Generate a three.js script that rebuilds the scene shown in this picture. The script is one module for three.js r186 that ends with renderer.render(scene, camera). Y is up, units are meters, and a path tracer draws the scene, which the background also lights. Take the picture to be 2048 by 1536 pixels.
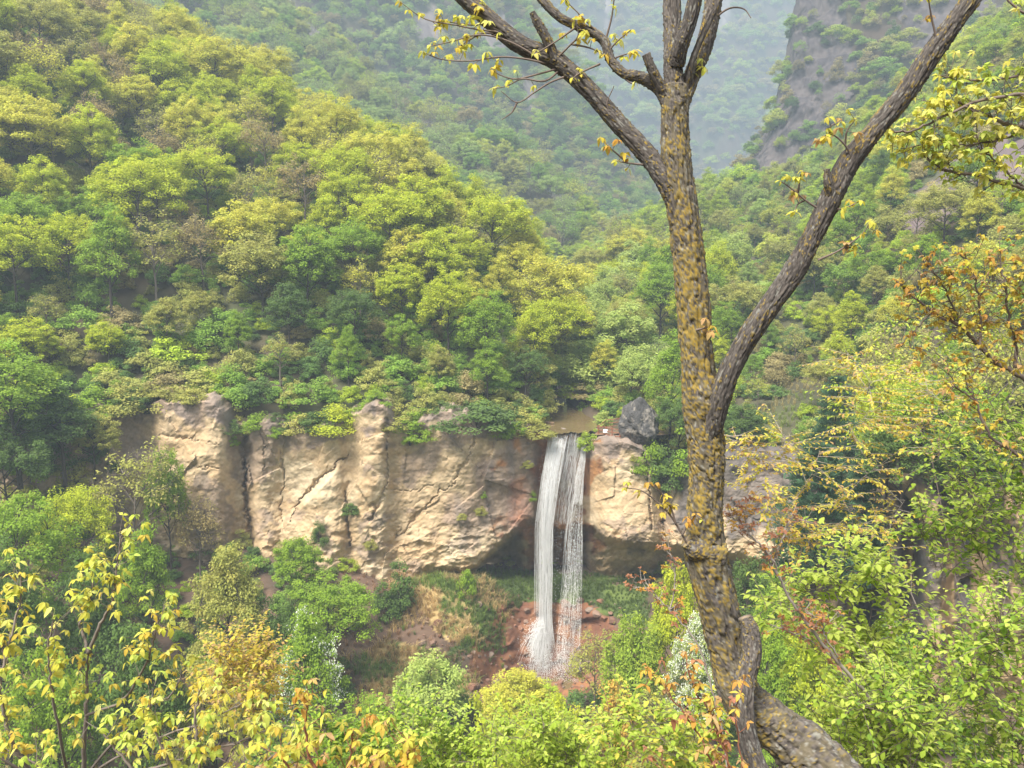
import * as THREE from 'three';
import { mergeGeometries } from 'three/addons/utils/BufferGeometryUtils.js';

// ---------------------------------------------------------------- camera, sky, sun, exposure
const EYE = new THREE.Vector3(0, 15, 0), PITCH = -6.9 * Math.PI / 180, FOCAL = 1575;
const scene = new THREE.Scene();
const camera = new THREE.PerspectiveCamera(2 * Math.atan(768 / FOCAL) * 180 / Math.PI, 4 / 3, 0.05, 4000);
camera.position.copy(EYE);
camera.rotation.set(PITCH, 0, 0);
const renderer = new THREE.WebGLRenderer({ antialias: true });
renderer.toneMapping = THREE.LinearToneMapping;
renderer.toneMappingExposure = 2.8;
renderer.shadowMap.enabled = true;
renderer.setSize(1024, 768);
{
  // bright, evenly clouded spring sky: a little brighter towards the zenith
  const w = 128, h = 64, d = new Float32Array(w * h * 4);
  for (let j = 0; j < h; j++) {
    const e = Math.sin(((j + 0.5) / h - 0.5) * Math.PI), up = Math.max(e, 0);
    const L = e < 0 ? 0.22 : 0.3 + 0.36 * up;
    for (let i = 0; i < w; i++) d.set([L * 0.97, L * 1.0, L * 1.05, 1], (j * w + i) * 4);
  }
  const sky = new THREE.DataTexture(d, w, h, THREE.RGBAFormat, THREE.FloatType);
  sky.mapping = THREE.EquirectangularReflectionMapping; sky.magFilter = sky.minFilter = THREE.LinearFilter; sky.needsUpdate = true;
  scene.background = sky; scene.environment = sky;
}
const sun = new THREE.DirectionalLight(new THREE.Color(1.0, 0.945, 0.83), 4.2);
sun.position.set(-50, 125, 5); sun.target.position.set(0, 0, -60);
sun.castShadow = true; sun.shadow.radius = 42; sun.shadow.mapSize.set(4096, 4096);
Object.assign(sun.shadow.camera, { left: -200, right: 200, top: 200, bottom: -200, near: 1, far: 600 });
scene.add(sun, sun.target);
scene.fog = new THREE.FogExp2(new THREE.Color(0.68, 0.84, 1.0), 0.00088);

// ---------------------------------------------------------------- helpers
const V = (x, y, z) => new THREE.Vector3(x, y, z);
const lerp = (a, b, t) => a + (b - a) * t, clamp = (x, a = 0, b = 1) => Math.min(b, Math.max(a, x));
const smooth = (a, b, x) => { const t = clamp((x - a) / (b - a)); return t * t * (3 - 2 * t); };
function rng(seed) { let a = seed >>> 0; return () => { a = (a + 0x6D2B79F5) | 0; let t = Math.imul(a ^ (a >>> 15), 1 | a); t = (t + Math.imul(t ^ (t >>> 7), 61 | t)) ^ t; return ((t ^ (t >>> 14)) >>> 0) / 4294967296; }; }
const hash3 = (x, y, z) => { let h = Math.imul(x, 374761393) ^ Math.imul(y, 668265263) ^ Math.imul(z, 2147483647 ^ 0x5bd1e995); h = Math.imul(h ^ (h >>> 13), 1274126177); return ((h ^ (h >>> 16)) >>> 0) / 4294967295; };
function noise(x, y = 0, z = 0) {   // value noise, -1 .. 1
  const X = Math.floor(x), Y = Math.floor(y), Z = Math.floor(z), f = t => t * t * t * (t * (t * 6 - 15) + 10);
  const u = f(x - X), v = f(y - Y), w = f(z - Z), h = (i, j, k) => hash3(X + i, Y + j, Z + k);
  return 2 * lerp(lerp(lerp(h(0, 0, 0), h(1, 0, 0), u), lerp(h(0, 1, 0), h(1, 1, 0), u), v), lerp(lerp(h(0, 0, 1), h(1, 0, 1), u), lerp(h(0, 1, 1), h(1, 1, 1), u), v), w) - 1;
}
const fbm = (x, y, z, o = 4) => { let s = 0, a = 0.5; for (let i = 0; i < o; i++) { s += a * noise(x, y, z); x = x * 2.03 + 7.1; y = y * 2.03 + 3.7; z = z * 2.03 + 1.3; a *= 0.5; } return s; };
// a point of the place, surveyed from the photograph: column, row and metres of distance
function at(px, py, D) {
  const a = (px - 1024) / FOCAL, b = (768 - py) / FOCAL, s = Math.sin(PITCH), c = Math.cos(PITCH);
  const k = D / (c - b * s);
  return V(EYE.x + a * k, EYE.y + (s + b * c) * k, EYE.z - D);
}
function seen(p) {   // the reverse: where a point of the place stands in the picture
  const x = p.x - EYE.x, y = p.y - EYE.y, z = p.z - EYE.z, s = Math.sin(PITCH), c = Math.cos(PITCH);
  const f = y * s - z * c, u = y * c + z * s;
  return [1024 + FOCAL * x / f, 768 - FOCAL * u / f, -z];
}
function interp(tab, x) {   // [[x, y...], ...] -> values at x
  if (x <= tab[0][0]) return tab[0].slice(1);
  for (let i = 1; i < tab.length; i++) if (x <= tab[i][0]) { const t = (x - tab[i - 1][0]) / (tab[i][0] - tab[i - 1][0]); return tab[i].slice(1).map((v, k) => lerp(tab[i - 1][k + 1], v, t)); }
  return tab[tab.length - 1].slice(1);
}
const soft = (tab, x, r) => { let s = 0; for (let k = -2; k <= 2; k++) s += interp(tab, x + k * r / 2)[0]; return s / 5; };
function segDist(px, py, line) { let m = 1e9; for (let i = 1; i < line.length; i++) { const [x0, y0] = line[i - 1], [x1, y1] = line[i], dx = x1 - x0, dy = y1 - y0, t = clamp(((px - x0) * dx + (py - y0) * dy) / (dx * dx + dy * dy)); m = Math.min(m, Math.hypot(px - x0 - t * dx, py - y0 - t * dy)); } return m; }
function inside(px, py, poly) { let r = false; for (let i = 0, j = poly.length - 1; i < poly.length; j = i++) { const [xi, yi] = poly[i], [xj, yj] = poly[j]; if ((yi > py) !== (yj > py) && px < (xj - xi) * (py - yi) / (yj - yi) + xi) r = !r; } return r; }
const taken = {};
const numbered = n => { const k = taken[n] = (taken[n] ?? -1) + 1; return k ? `${n}_${String(k).padStart(3, '0')}` : n; };
function tag(o, label, category, group) { Object.assign(o.userData, { label, category }); if (group) o.userData.group = group; return o; }
function shadows(o) { o.castShadow = o.receiveShadow = true; return o; }
function mesh(name, geo, mat, parent = scene) { const m = shadows(new THREE.Mesh(geo, mat)); m.name = parent === scene ? numbered(name) : name; parent.add(m); return m; }
function structure(name, geo, mat) { const m = mesh(name, geo, mat); m.userData.kind = 'structure'; return m; }
function base(name, p) { const g = new THREE.Group(); g.name = numbered(name); if (p) g.position.copy(p); scene.add(g); return g; }
class Acc {   // gathers triangles with vertex colours
  constructor() { this.p = []; this.c = []; this.i = []; this.n = 0; }
  vert(x, y, z, c) { this.p.push(x, y, z); this.c.push(c[0], c[1], c[2]); return this.n++; }
  tri(a, b, c) { this.i.push(a, b, c); }
  geo(normals = false) {
    const g = new THREE.BufferGeometry();
    g.setAttribute('position', new THREE.Float32BufferAttribute(this.p, 3)); g.setAttribute('color', new THREE.Float32BufferAttribute(this.c, 3));
    g.setIndex(this.n > 65535 ? new THREE.Uint32BufferAttribute(this.i, 1) : new THREE.Uint16BufferAttribute(this.i, 1));
    if (normals) g.computeVertexNormals();
    return g;
  }
}
const WHITE = [1, 1, 1];
function gridGeo(nu, nv, f, flip = false) {   // f(i, j) -> [Vector3, colour]
  const A = new Acc();
  for (let j = 0; j <= nv; j++) for (let i = 0; i <= nu; i++) { const [p, c] = f(i / nu, j / nv); A.vert(p.x, p.y, p.z, c); }
  for (let j = 0; j < nv; j++) for (let i = 0; i < nu; i++) { const a = j * (nu + 1) + i, b = a + 1, c = a + nu + 1, d = c + 1; if (flip) { A.tri(a, c, b); A.tri(b, c, d); } else { A.tri(a, b, c); A.tri(b, d, c); } }
  return A.geo(true);
}
function tube(A, pts, radii, sides, col = WHITE, cap = true) {   // tapered tube along points, into an Acc
  const n = pts.length, T = V(), N = V(), B = V(); let first = -1;
  for (let i = 0; i < n; i++) {
    T.subVectors(pts[Math.min(i + 1, n - 1)], pts[Math.max(i - 1, 0)]).normalize();
    if (i === 0) { N.set(Math.abs(T.y) > 0.9 ? 1 : 0, Math.abs(T.y) > 0.9 ? 0 : 1, 0).cross(T).normalize(); } else N.addScaledVector(T, -N.dot(T)).normalize();
    B.crossVectors(T, N);
    const r = typeof radii === 'function' ? radii(i / (n - 1)) : radii[i];
    for (let k = 0; k < sides; k++) { const a = k / sides * 2 * Math.PI, c = Math.cos(a) * r, s = Math.sin(a) * r, p = pts[i]; const id = A.vert(p.x + N.x * c + B.x * s, p.y + N.y * c + B.y * s, p.z + N.z * c + B.z * s, col); if (first < 0) first = id; }
    if (i) for (let k = 0; k < sides; k++) { const q = first + (i - 1) * sides, k2 = (k + 1) % sides; A.tri(q + k, q + k2, q + sides + k); A.tri(q + k2, q + sides + k2, q + sides + k); }
  }
  if (cap) for (const [row, turn] of [[0, 1], [n - 1, 0]]) { const q = first + row * sides; for (let k = 1; k < sides - 1; k++) turn ? A.tri(q, q + k + 1, q + k) : A.tri(q, q + k, q + k + 1); }
}
const curve = (pts, n) => new THREE.CatmullRomCurve3(pts, false, 'centripetal').getPoints(n);
const mixc = (a, b, t) => [lerp(a[0], b[0], t), lerp(a[1], b[1], t), lerp(a[2], b[2], t)];
const mulc = (a, k) => [a[0] * k, a[1] * k, a[2] * k];

// ---------------------------------------------------------------- textures and materials
function noiseTex(size, f) {   // tiling grey relief
  const d = new Uint8Array(size * size * 4);
  for (let j = 0; j < size; j++) for (let i = 0; i < size; i++) { const v = Math.round(255 * clamp(f(i / size, j / size))); d.set([v, v, v, 255], (j * size + i) * 4); }
  const t = new THREE.DataTexture(d, size, size); t.wrapS = t.wrapT = THREE.RepeatWrapping; t.magFilter = THREE.LinearFilter; t.minFilter = THREE.LinearMipmapLinearFilter; t.generateMipmaps = true; t.needsUpdate = true; return t;
}
const leafMaterial = (r, g, b, through = 0.5) => new THREE.MeshPhysicalMaterial({ color: new THREE.Color().setRGB(r, g, b), roughness: 1, specularIntensity: 0.25, transmission: through, thickness: 0, vertexColors: true, side: THREE.DoubleSide });
const matte = (r, g, b, rough = 0.95) => new THREE.MeshStandardMaterial({ color: new THREE.Color().setRGB(r, g, b), roughness: rough, vertexColors: true, side: THREE.DoubleSide });
const TONE = {
  'lime green': leafMaterial(0.485, 0.545, 0.035), 'yellow-green': leafMaterial(0.575, 0.565, 0.08), 'olive': leafMaterial(0.42, 0.42, 0.10), 'brownish': leafMaterial(0.41, 0.33, 0.13),
  'fresh green': leafMaterial(0.27, 0.40, 0.035), 'dark green': leafMaterial(0.13, 0.21, 0.045), 'pale green': leafMaterial(0.42, 0.51, 0.13), 'orange-tan': leafMaterial(0.52, 0.36, 0.07),
};
const plainLeaf = leafMaterial(1, 1, 1);
const darkBark = matte(0.055, 0.043, 0.036), greyBark = matte(0.16, 0.13, 0.11);
const earth = matte(1, 1, 1);

// ---------------------------------------------------------------- the land above the fall: slopes between a foot line and a crest line
const ROCK = [0.20, 0.165, 0.165], ROCK2 = [0.115, 0.095, 0.10], LITTER = [0.075, 0.052, 0.035], MOSS = [0.05, 0.06, 0.022], SCREE = [0.13, 0.095, 0.095];
function slope(name, foot, crest, nu, nv, o = {}) {
  const F = foot.map(q => at(...q)), R = crest.map(q => at(...q)), n = F.length - 1;
  const pick = (L, u) => { const t = clamp(u) * n, i = Math.min(n - 1, Math.floor(t)); return L[i].clone().lerp(L[i + 1], t - i); };
  const surf = (u, v) => {
    const f = pick(F, u), r = pick(R, u), w = clamp(v);
    const p = f.clone().lerp(r, w);
    p.y += (o.bulge ?? 0) * Math.sin(Math.PI * w) * f.distanceTo(r) * 0.1;
    const amp = (o.amp ?? 2.5) * Math.min(1, w * 5 + 0.1);
    p.y += amp * fbm(p.x * 0.035, 3.1, p.z * 0.035 + (o.seed ?? 0), 3) * 1.6;
    if (v > 1) { const b = r.clone().sub(f); b.y = 0; b.normalize(); p.addScaledVector(b, (v - 1) * 120); p.y -= (v - 1) * 70; }
    if (v < 0) { p.z += v * 12; p.y += v * 60; }
    return p;
  };
  const isRock = (px, py) => (o.rocks ?? []).some(q => inside(px + 9 * noise(px * 0.06, py * 0.06, 2), py + 9 * noise(px * 0.06, py * 0.06, 8), q));
  const geo = gridGeo(nu, nv, (u, t) => {
    const v = lerp(-0.12, 1.3, t), p = surf(u, v), [px, py] = seen(p);
    const n1 = fbm(p.x * 0.25, p.y * 0.25, p.z * 0.25, 4), n2 = fbm(p.x * 0.06, p.y * 0.06, p.z * 0.06, 3);
    let c = mixc(LITTER, MOSS, clamp(0.5 + n2 * 1.6));
    if (isRock(px, py)) { const s = o.rockSize ?? 1; p.x += 1.6 * s * fbm(p.x * 0.3 / s, p.y * 0.12 / s, p.z * 0.3 / s, 4); p.y += 1.5 * s * n1; p.z += 2.2 * s * fbm(p.x * 0.25 / s, p.y * 0.2 / s + 9, p.z * 0.25 / s, 4); c = mixc(o.rockColour ?? ROCK, o.rockDark ?? ROCK2, clamp(0.5 + 1.3 * n1 + 0.9 * fbm(p.x * 0.8, p.y * 0.25, p.z * 0.8, 3))); }
    return [p, mulc(c, 1 + 0.5 * n1)];
  });
  structure(name, geo, earth);
  return { surf, isRock };
}
const leftSlope = slope('hillside',
  [[-260, 880, 70], [0, 850, 74], [200, 812, 78], [440, 812, 79.5], [740, 812, 80.5], [950, 838, 81.5], [1070, 855, 83], [1100, 812, 98], [1112, 790, 106]],
  [[-260, -260, 165], [0, -90, 168], [280, 95, 168], [500, 205, 165], [750, 345, 152], [930, 455, 138], [1040, 535, 130], [1110, 640, 122], [1128, 755, 116]],
  150, 110, { bulge: 0.5, seed: 1 });
const secondSlope = slope('hillside',
  [[-100, 60, 299], [300, 150, 280], [560, 270, 266], [780, 400, 247], [980, 520, 229], [1110, 640, 208], [1150, 700, 195]],
  [[-100, -300, 377], [300, -160, 377], [560, 30, 370], [760, 195, 341], [960, 285, 312], [1150, 420, 280], [1235, 520, 260]],
  120, 60, { seed: 5, amp: 3, rocks: [[[600, 50], [625, 30], [655, 80], [665, 125], [630, 110]]] });
const thirdSlope = slope('hillside',
  [[-100, -100, 446], [400, 0, 446], [700, 180, 432], [950, 290, 405], [1130, 410, 378], [1290, 520, 338]],
  [[-100, -500, 567], [400, -480, 580], [700, -330, 580], [980, -110, 567], [1190, 175, 513], [1335, 425, 446]],
  140, 90, { seed: 9, amp: 5, rockSize: 2, rocks: [[[1190, 165], [1225, 160], [1262, 220], [1300, 330], [1270, 340], [1215, 260]], [[1030, 180], [1060, 165], [1085, 220], [1050, 240]], [[820, 30], [870, 10], [880, 90], [840, 120]], [[560, 0], [600, 10], [650, 70], [668, 130], [630, 120], [590, 60]], [[950, 60], [1010, 20], [1040, 80], [1000, 130]]], rockColour: [0.24, 0.20, 0.19] });
const farSlope = slope('mountain',
  [[900, 330, 884], [1150, 400, 867], [1300, 420, 850], [1420, 430, 842], [1560, 420, 850], [1800, 420, 884]],
  [[900, -420, 1402], [1150, -420, 1402], [1300, -330, 1402], [1450, -260, 1402], [1700, -240, 1402], [1900, -420, 1402]],
  120, 90, { seed: 13, amp: 26, rockSize: 5, rocks: [[[1190, -60], [1215, -60], [1228, 30], [1205, 80]], [[1425, 10], [1450, -20], [1462, 60], [1440, 80]]], rockColour: [0.3, 0.26, 0.24] });
const rightSlope = slope('hillside',
  [[1132, 790, 106], [1180, 848, 90], [1260, 868, 83], [1340, 900, 83], [1480, 893, 80], [1640, 915, 75], [1850, 900, 60], [2200, 920, 46]],
  [[1170, 560, 190], [1225, 505, 235], [1300, 455, 270], [1400, 410, 275], [1500, 390, 262], [1620, 345, 235], [1800, 185, 200], [2300, -120, 165]],
  170, 120, { bulge: 0.15, seed: 17, amp: 3, rockSize: 0.8, rocks: [[[1795, 475], [1812, 395], [1870, 345], [1950, 270], [2300, 170], [2300, 400], [2060, 400], [1980, 385], [1900, 440], [1850, 480]]], rockColour: [0.17, 0.125, 0.125], rockDark: [0.10, 0.075, 0.08] });
const crag = slope('crag',
  [[1440, 420, 300], [1500, 395, 290], [1580, 370, 285], [1680, 330, 280], [1800, 260, 275], [1950, 170, 265], [2300, 100, 250]],
  [[1476, 355, 330], [1548, 215, 330], [1598, -25, 330], [1690, -160, 340], [1800, -260, 345], [1950, -320, 345], [2300, -330, 330]],
  300, 220, { seed: 21, amp: 6, rockSize: 1.5, rocks: [[[1500, 340], [1540, 220], [1560, 100], [1590, -60], [1680, -60], [1690, 60], [1720, 120], [1700, 200], [1655, 240], [1650, 330], [1560, 390]], [[1770, -60], [1990, -60], [2010, 80], [1950, 170], [1900, 190], [1830, 110]]], rockColour: [0.145, 0.118, 0.115], rockDark: [0.055, 0.045, 0.05] });

// ---------------------------------------------------------------- the cliff with its overhang, clefts and cracks
const rockRelief = noiseTex(512, (u, v) => { let s = 0, a = 0.5, f = 8; for (let o = 0; o < 5; o++) { const w = f; s += a * (0.5 + 0.5 * tileNoise(u * f, v * f, w)); a *= 0.55; f *= 2; } return s * 0.95; });
function tileNoise(x, y, w) { const X = Math.floor(x), Y = Math.floor(y), m = k => ((k % w) + w) % w, u = smooth(0, 1, x - X), v = smooth(0, 1, y - Y), h = (i, j) => hash3(m(X + i), m(Y + j), w); return 2 * lerp(lerp(h(0, 0), h(1, 0), u), lerp(h(0, 1), h(1, 1), u), v) - 1; }
const cliffMaterial = new THREE.MeshStandardMaterial({ vertexColors: true, roughness: 0.93, bumpMap: rockRelief, bumpScale: 0.1, side: THREE.DoubleSide });
const rimRow = [[-200, 900], [40, 850], [200, 812], [300, 808], [330, 803], [420, 806], [440, 818], [458, 846], [500, 850], [530, 840], [600, 850], [680, 844], [704, 822], [735, 812], [770, 816], [792, 850], [830, 848], [860, 834], [900, 828], [940, 836], [1000, 850], [1080, 861], [1094, 866], [1165, 869], [1185, 888], [1215, 880], [1250, 884], [1290, 900], [1335, 955], [1400, 935], [1500, 895], [1660, 940]];
const faceDepth = [[-200, 66], [40, 72], [200, 76], [290, 77.6], [330, 76.5], [430, 76.2], [448, 76.9], [478, 79.6], [500, 79], [520, 77.9], [545, 78.1], [562, 79], [600, 78.2], [680, 77.4], [696, 78.4], [712, 77.6], [735, 76.8], [766, 77.0], [788, 78.9], [860, 78.8], [935, 78.2], [1010, 79.2], [1050, 79.9], [1075, 81], [1094, 82.2], [1165, 82.6], [1180, 80.2], [1210, 78.4], [1260, 77.6], [1310, 78.2], [1318, 80], [1330, 80], [1340, 78], [1420, 77.2], [1520, 76], [1660, 73]];
const lipRow = [[-200, 1300], [780, 1300], [825, 1132], [880, 1134], [945, 1138], [985, 1098], [1010, 1072], [1035, 1052], [1060, 1030], [1078, 1040], [1110, 1060], [1150, 1062], [1175, 1040], [1205, 1076], [1260, 1088], [1340, 1094], [1440, 1106], [1540, 1130], [1660, 1155]];
const CRACKS = [
  { line: [[700, 912], [676, 925], [650, 950], [622, 978], [600, 1008], [580, 1044]], w: 1.58, d: 0.57 },
  { line: [[946, 872], [940, 905], [928, 935], [912, 960], [888, 978], [866, 1000], [842, 1024], [815, 1052], [790, 1075]], w: 1.30, d: 0.32 },
  { line: [[762, 982], [800, 978], [840, 984], [862, 970]], w: 1.30, d: 0.22 },
  { line: [[493, 860], [487, 900], [490, 950], [492, 1000], [498, 1050], [505, 1110]], w: 3.47, d: 1.26 },
  { line: [[522, 860], [530, 905], [528, 950]], w: 1.30, d: 0.32 },
  { line: [[560, 900], [566, 960], [562, 1010], [570, 1060]], w: 1.49, d: 0.38 },
  { line: [[320, 872], [360, 878], [410, 882], [436, 888]], w: 1.30, d: 0.19 },
  { line: [[350, 940], [390, 934], [440, 936]], w: 1.30, d: 0.22 },
  { line: [[776, 838], [770, 880], [776, 930], [770, 980], [740, 1040]], w: 1.74, d: 0.50 },
  { line: [[690, 985], [692, 1040], [700, 1090]], w: 2.48, d: 0.69 },
  { line: [[1052, 888], [1075, 886], [1085, 890]], w: 1.30, d: 0.32 },
  { line: [[1290, 905], [1296, 940], [1300, 1000], [1304, 1060]], w: 1.49, d: 0.76 },
  { line: [[1318, 940], [1324, 1000], [1328, 1070]], w: 1.98, d: 1.01 },
  { line: [[1260, 945], [1285, 950], [1296, 958]], w: 1.30, d: 0.25 },
  { line: [[1460, 1000], [1490, 1030], [1540, 1050]], w: 1.30, d: 0.25 },
];
const TAN = [0.48, 0.36, 0.225], TAN2 = [0.40, 0.28, 0.16], WEATHER = [0.20, 0.155, 0.13], WEATHER2 = [0.29, 0.21, 0.155], RED = [0.20, 0.085, 0.045], ORANGE = [0.32, 0.155, 0.06], GREYROCK = [0.17, 0.15, 0.145], PALE = [0.56, 0.46, 0.32];
const lipY = px => soft(lipRow, px, 14), rimY = px => soft(rimRow, px, 8) + (5 * noise(px * 0.05, 1.7) + 7 * noise(Math.round(px * 0.035 + 0.6 * noise(px * 0.08, 2)) * 3.7, 4.4)) * smooth(1090, 1050, px) + 2 * noise(px * 0.2, 3.3);
function facet(x, y, s, off, tilt) {   // angular rock: each cell its own plane
  const X = Math.floor(x / s), Y = Math.floor(y / s); let best = 1e9, v = 0;
  for (let i = -1; i <= 1; i++) for (let j = -1; j <= 1; j++) { const cx = (X + i + hash3(X + i, Y + j, 1)) * s, cy = (Y + j + hash3(X + i, Y + j, 2)) * s, d = Math.hypot(x - cx, y - cy); if (d < best) { best = d; v = off * (hash3(X + i, Y + j, 3) - 0.5) + tilt * ((x - cx) * (hash3(X + i, Y + j, 4) - 0.5) + (y - cy) * (hash3(X + i, Y + j, 5) - 0.35)); } }
  return v;
}
function cliffPoint(px, py) {
  let D = soft(faceDepth, px, 9);
  const n = fbm(px * 0.007, py * 0.006, 4.4, 4), fine = fbm(px * 0.09, py * 0.09, 1.2, 4);
  D += 1.5 * n + 0.16 * fine + facet(px, py * 0.6, 74, 0.34, 0.008) + facet(px + 300, py * 1.2, 21, 0.09, 0.006) * (0.8 + 1.6 * smooth(1000, 1090, py)) + 0.3 * smooth(1000, 1080, py) * fbm(px * 0.06, py * 0.1, 19, 4);
  D += 0.16 * fbm(px * 0.006 + 3, py * 0.06, 7, 3);                                            // faint bedding
  for (const k of CRACKS) { const d = segDist(px + 7 * fine + 3 * noise(px * 0.15, py * 0.15, 8), py + 7 * fine + 3 * noise(px * 0.15, py * 0.15, 18), k.line) * (1 + 0.9 * noise(px * 0.03, py * 0.03, 28)); if (d < k.w * 3) D += k.d * Math.exp(-(d * d) / (k.w * k.w)); }
  D -= 1.0 * smooth(560, 575, px) * smooth(700, 640, px) * smooth(-10, 10, (px - 690) * 1.05 + (py - 918) * 1.0);   // block under the big crack
  D += 1.7 * smooth(1000, 1160, py) * smooth(480, 520, px) * smooth(700, 640, px) * -1;        // rubble foot stands out
  const o = py - lipY(px) + 5 * fine;
  if (px > 780) {
    const wide = smooth(800, 960, px) * (1 - 0.55 * smooth(1400, 1560, px));
    D += wide * (3.4 * smooth(-3, 16, o) + 3.6 * smooth(10, 110, o)) + 5 * smooth(0, 26, o) * smooth(945, 965, px) * smooth(1052, 1015, px);
    D -= 1.3 * smooth(-110, -15, o) * smooth(6, -8, o) * smooth(1180, 1215, px);               // the bulge right of the fall
    D += 2.2 * smooth(1066, 1084, px) * smooth(1182, 1168, px) * smooth(872, 900, py);         // the niche behind the water
    D -= 1.5 * smooth(1128, 1136, px) * smooth(1172, 1160, px) * smooth(895, 905, py) * smooth(1020, 980, py);
  }
  return D;
}
function cliffColour(px, py, D) {
  const f = fbm(px * 0.03, py * 0.03, 9.1, 5), g = fbm(px * 0.012 + 5, py * 0.02, 2.2, 4), h = noise(px * 0.3, py * 0.3, 6.6), s = fbm(px * 0.05, py * 0.008, 3.3, 4);
  let c = mixc(TAN, TAN2, clamp(0.45 + 1.5 * f));
  c = mixc(c, PALE, 0.6 * smooth(0.12, 0.34, g));
  // grey-violet weathering crust in ragged patches, thick along the rim and on the shoulder left of the water
  let w = 0.75 * smooth(0.17, 0.27, fbm(px * 0.012, py * 0.014, 12.5, 5) + 0.1 * s);
  const shoulder = smooth(-30, 40, px - interp([[820, 1075], [880, 985], [930, 940], [990, 905], [1200, 860]].map(([y, x]) => [y, x]), py)[0] + 90 * f) * smooth(1100, 1040, py) * (px < 1100 ? 1 : 0);
  w = Math.max(w, 0.95 * shoulder, smooth(0.0, 0.12, (soft(rimRow, px, 30) + 40 - py) / 160 + 0.4 * f));
  w = Math.max(w, smooth(330, 250, px + 120 * f) * 0.8);
  c = mixc(c, mixc(WEATHER, WEATHER2, clamp(0.5 + 2 * s)), w);
  // iron-stained rock round the water
  const red = smooth(1030, 1085, px + 150 * f) * smooth(1198, 1172, px + 90 * f) * (py > 865 ? 1 : 0);
  c = mixc(c, mixc(RED, ORANGE, clamp(0.5 + 2.2 * s)), red);
  c = mixc(c, [0.30, 0.16, 0.115], 0.7 * smooth(1000, 1040, px) * smooth(1075, 1050, px) * smooth(930, 1000, py + 60 * f) * smooth(1090, 1050, py));
  // dark grey rock beyond the trunk
  c = mixc(c, mixc([0.10, 0.088, 0.09], [0.17, 0.14, 0.13], clamp(0.5 + 2 * f)), smooth(1335, 1350, px + 30 * f) * smooth(1075, 1040, py + 60 * f) * 0.9);
  return mulc(c, 1 + 0.12 * h + 0.2 * f + 0.25 * fbm(px * 0.13, py * 0.16, 14.2, 3));
}
function cliff(name, x0, x1, nu, nv, top, bottom, depth, colour, roll = 5) {
  const geo = gridGeo(nu, nv + 8, (u, t) => {
    const px = lerp(x0, x1, u), j = t * (nv + 8), y0 = top(px), y1 = bottom(px);
    if (j < 8) { const k = (8 - j) / 8, p = at(px, y0, lerp(depth(px, y0), (depth(px - 40, y0) + depth(px, y0) + depth(px + 40, y0) + depth(px + 70, y0) + depth(px - 70, y0)) / 5, k)); const flatTop = smooth(1072, 1086, px) * smooth(1262, 1246, px); p.z -= roll * k; p.y += (0.45 * Math.sin(k * 2.2) + 0.3 * noise(px * 0.1, k * 3)) * (1 - flatTop) - 0.12 * flatTop * k; return [p, colour(px + 10 * noise(px * 0.2, k * 6), y0 - 60 * k, 0)]; }
    const py = lerp(y0, y1, (j - 8) / nv), D = depth(px, py);
    return [at(px, py, D), colour(px, py, D)];
  }, true);
  const P = geo.attributes.position, uv = new Float32Array(P.count * 2);
  for (let i = 0; i < P.count; i++) { uv[2 * i] = P.getX(i) / 4; uv[2 * i + 1] = (P.getY(i) + 0.6 * P.getZ(i)) / 4; }
  geo.setAttribute('uv', new THREE.BufferAttribute(uv, 2));
  return structure(name, geo, cliffMaterial);
}
cliff('cliff', -200, 1660, 1050, 240, rimY, px => interp([[-200, 1240], [600, 1240], [850, 1190], [1250, 1200], [1660, 1220]], px)[0], cliffPoint, cliffColour);
// the nearer wall on the right, split into buttresses
cliff('cliff', 1600, 2300, 260, 150, px => interp([[1600, 1060], [1680, 1050], [1800, 1030], [1900, 1000], [2300, 960]], px)[0] + 8 * noise(px * 0.06, 9), px => interp([[1600, 1250], [1750, 1330], [1900, 1400], [2300, 1500]], px)[0],
  (px, py) => soft([[1600, 60], [1625, 55], [1700, 54], [1715, 58], [1745, 58.5], [1765, 53], [1800, 52], [1815, 54], [1835, 54], [1850, 48], [1885, 47], [1900, 49], [2300, 36]], px, 8) + 2.2 * fbm(px * 0.012, py * 0.006, 31, 4) + facet(px, py * 0.6, 50, 0.5, 0.012) + 0.15 * fbm(px * 0.1, py * 0.1, 33, 3),
  (px, py) => { const f = fbm(px * 0.03, py * 0.02, 41, 5), s = fbm(px * 0.06, py * 0.01, 43, 4); return mulc(mixc(mulc(mixc(WEATHER, GREYROCK, clamp(0.5 + 2 * f)), 0.75), TAN2, smooth(0.08, 0.4, s + 0.3 * smooth(1830, 1850, px))), 0.9 + 0.5 * f); });

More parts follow.
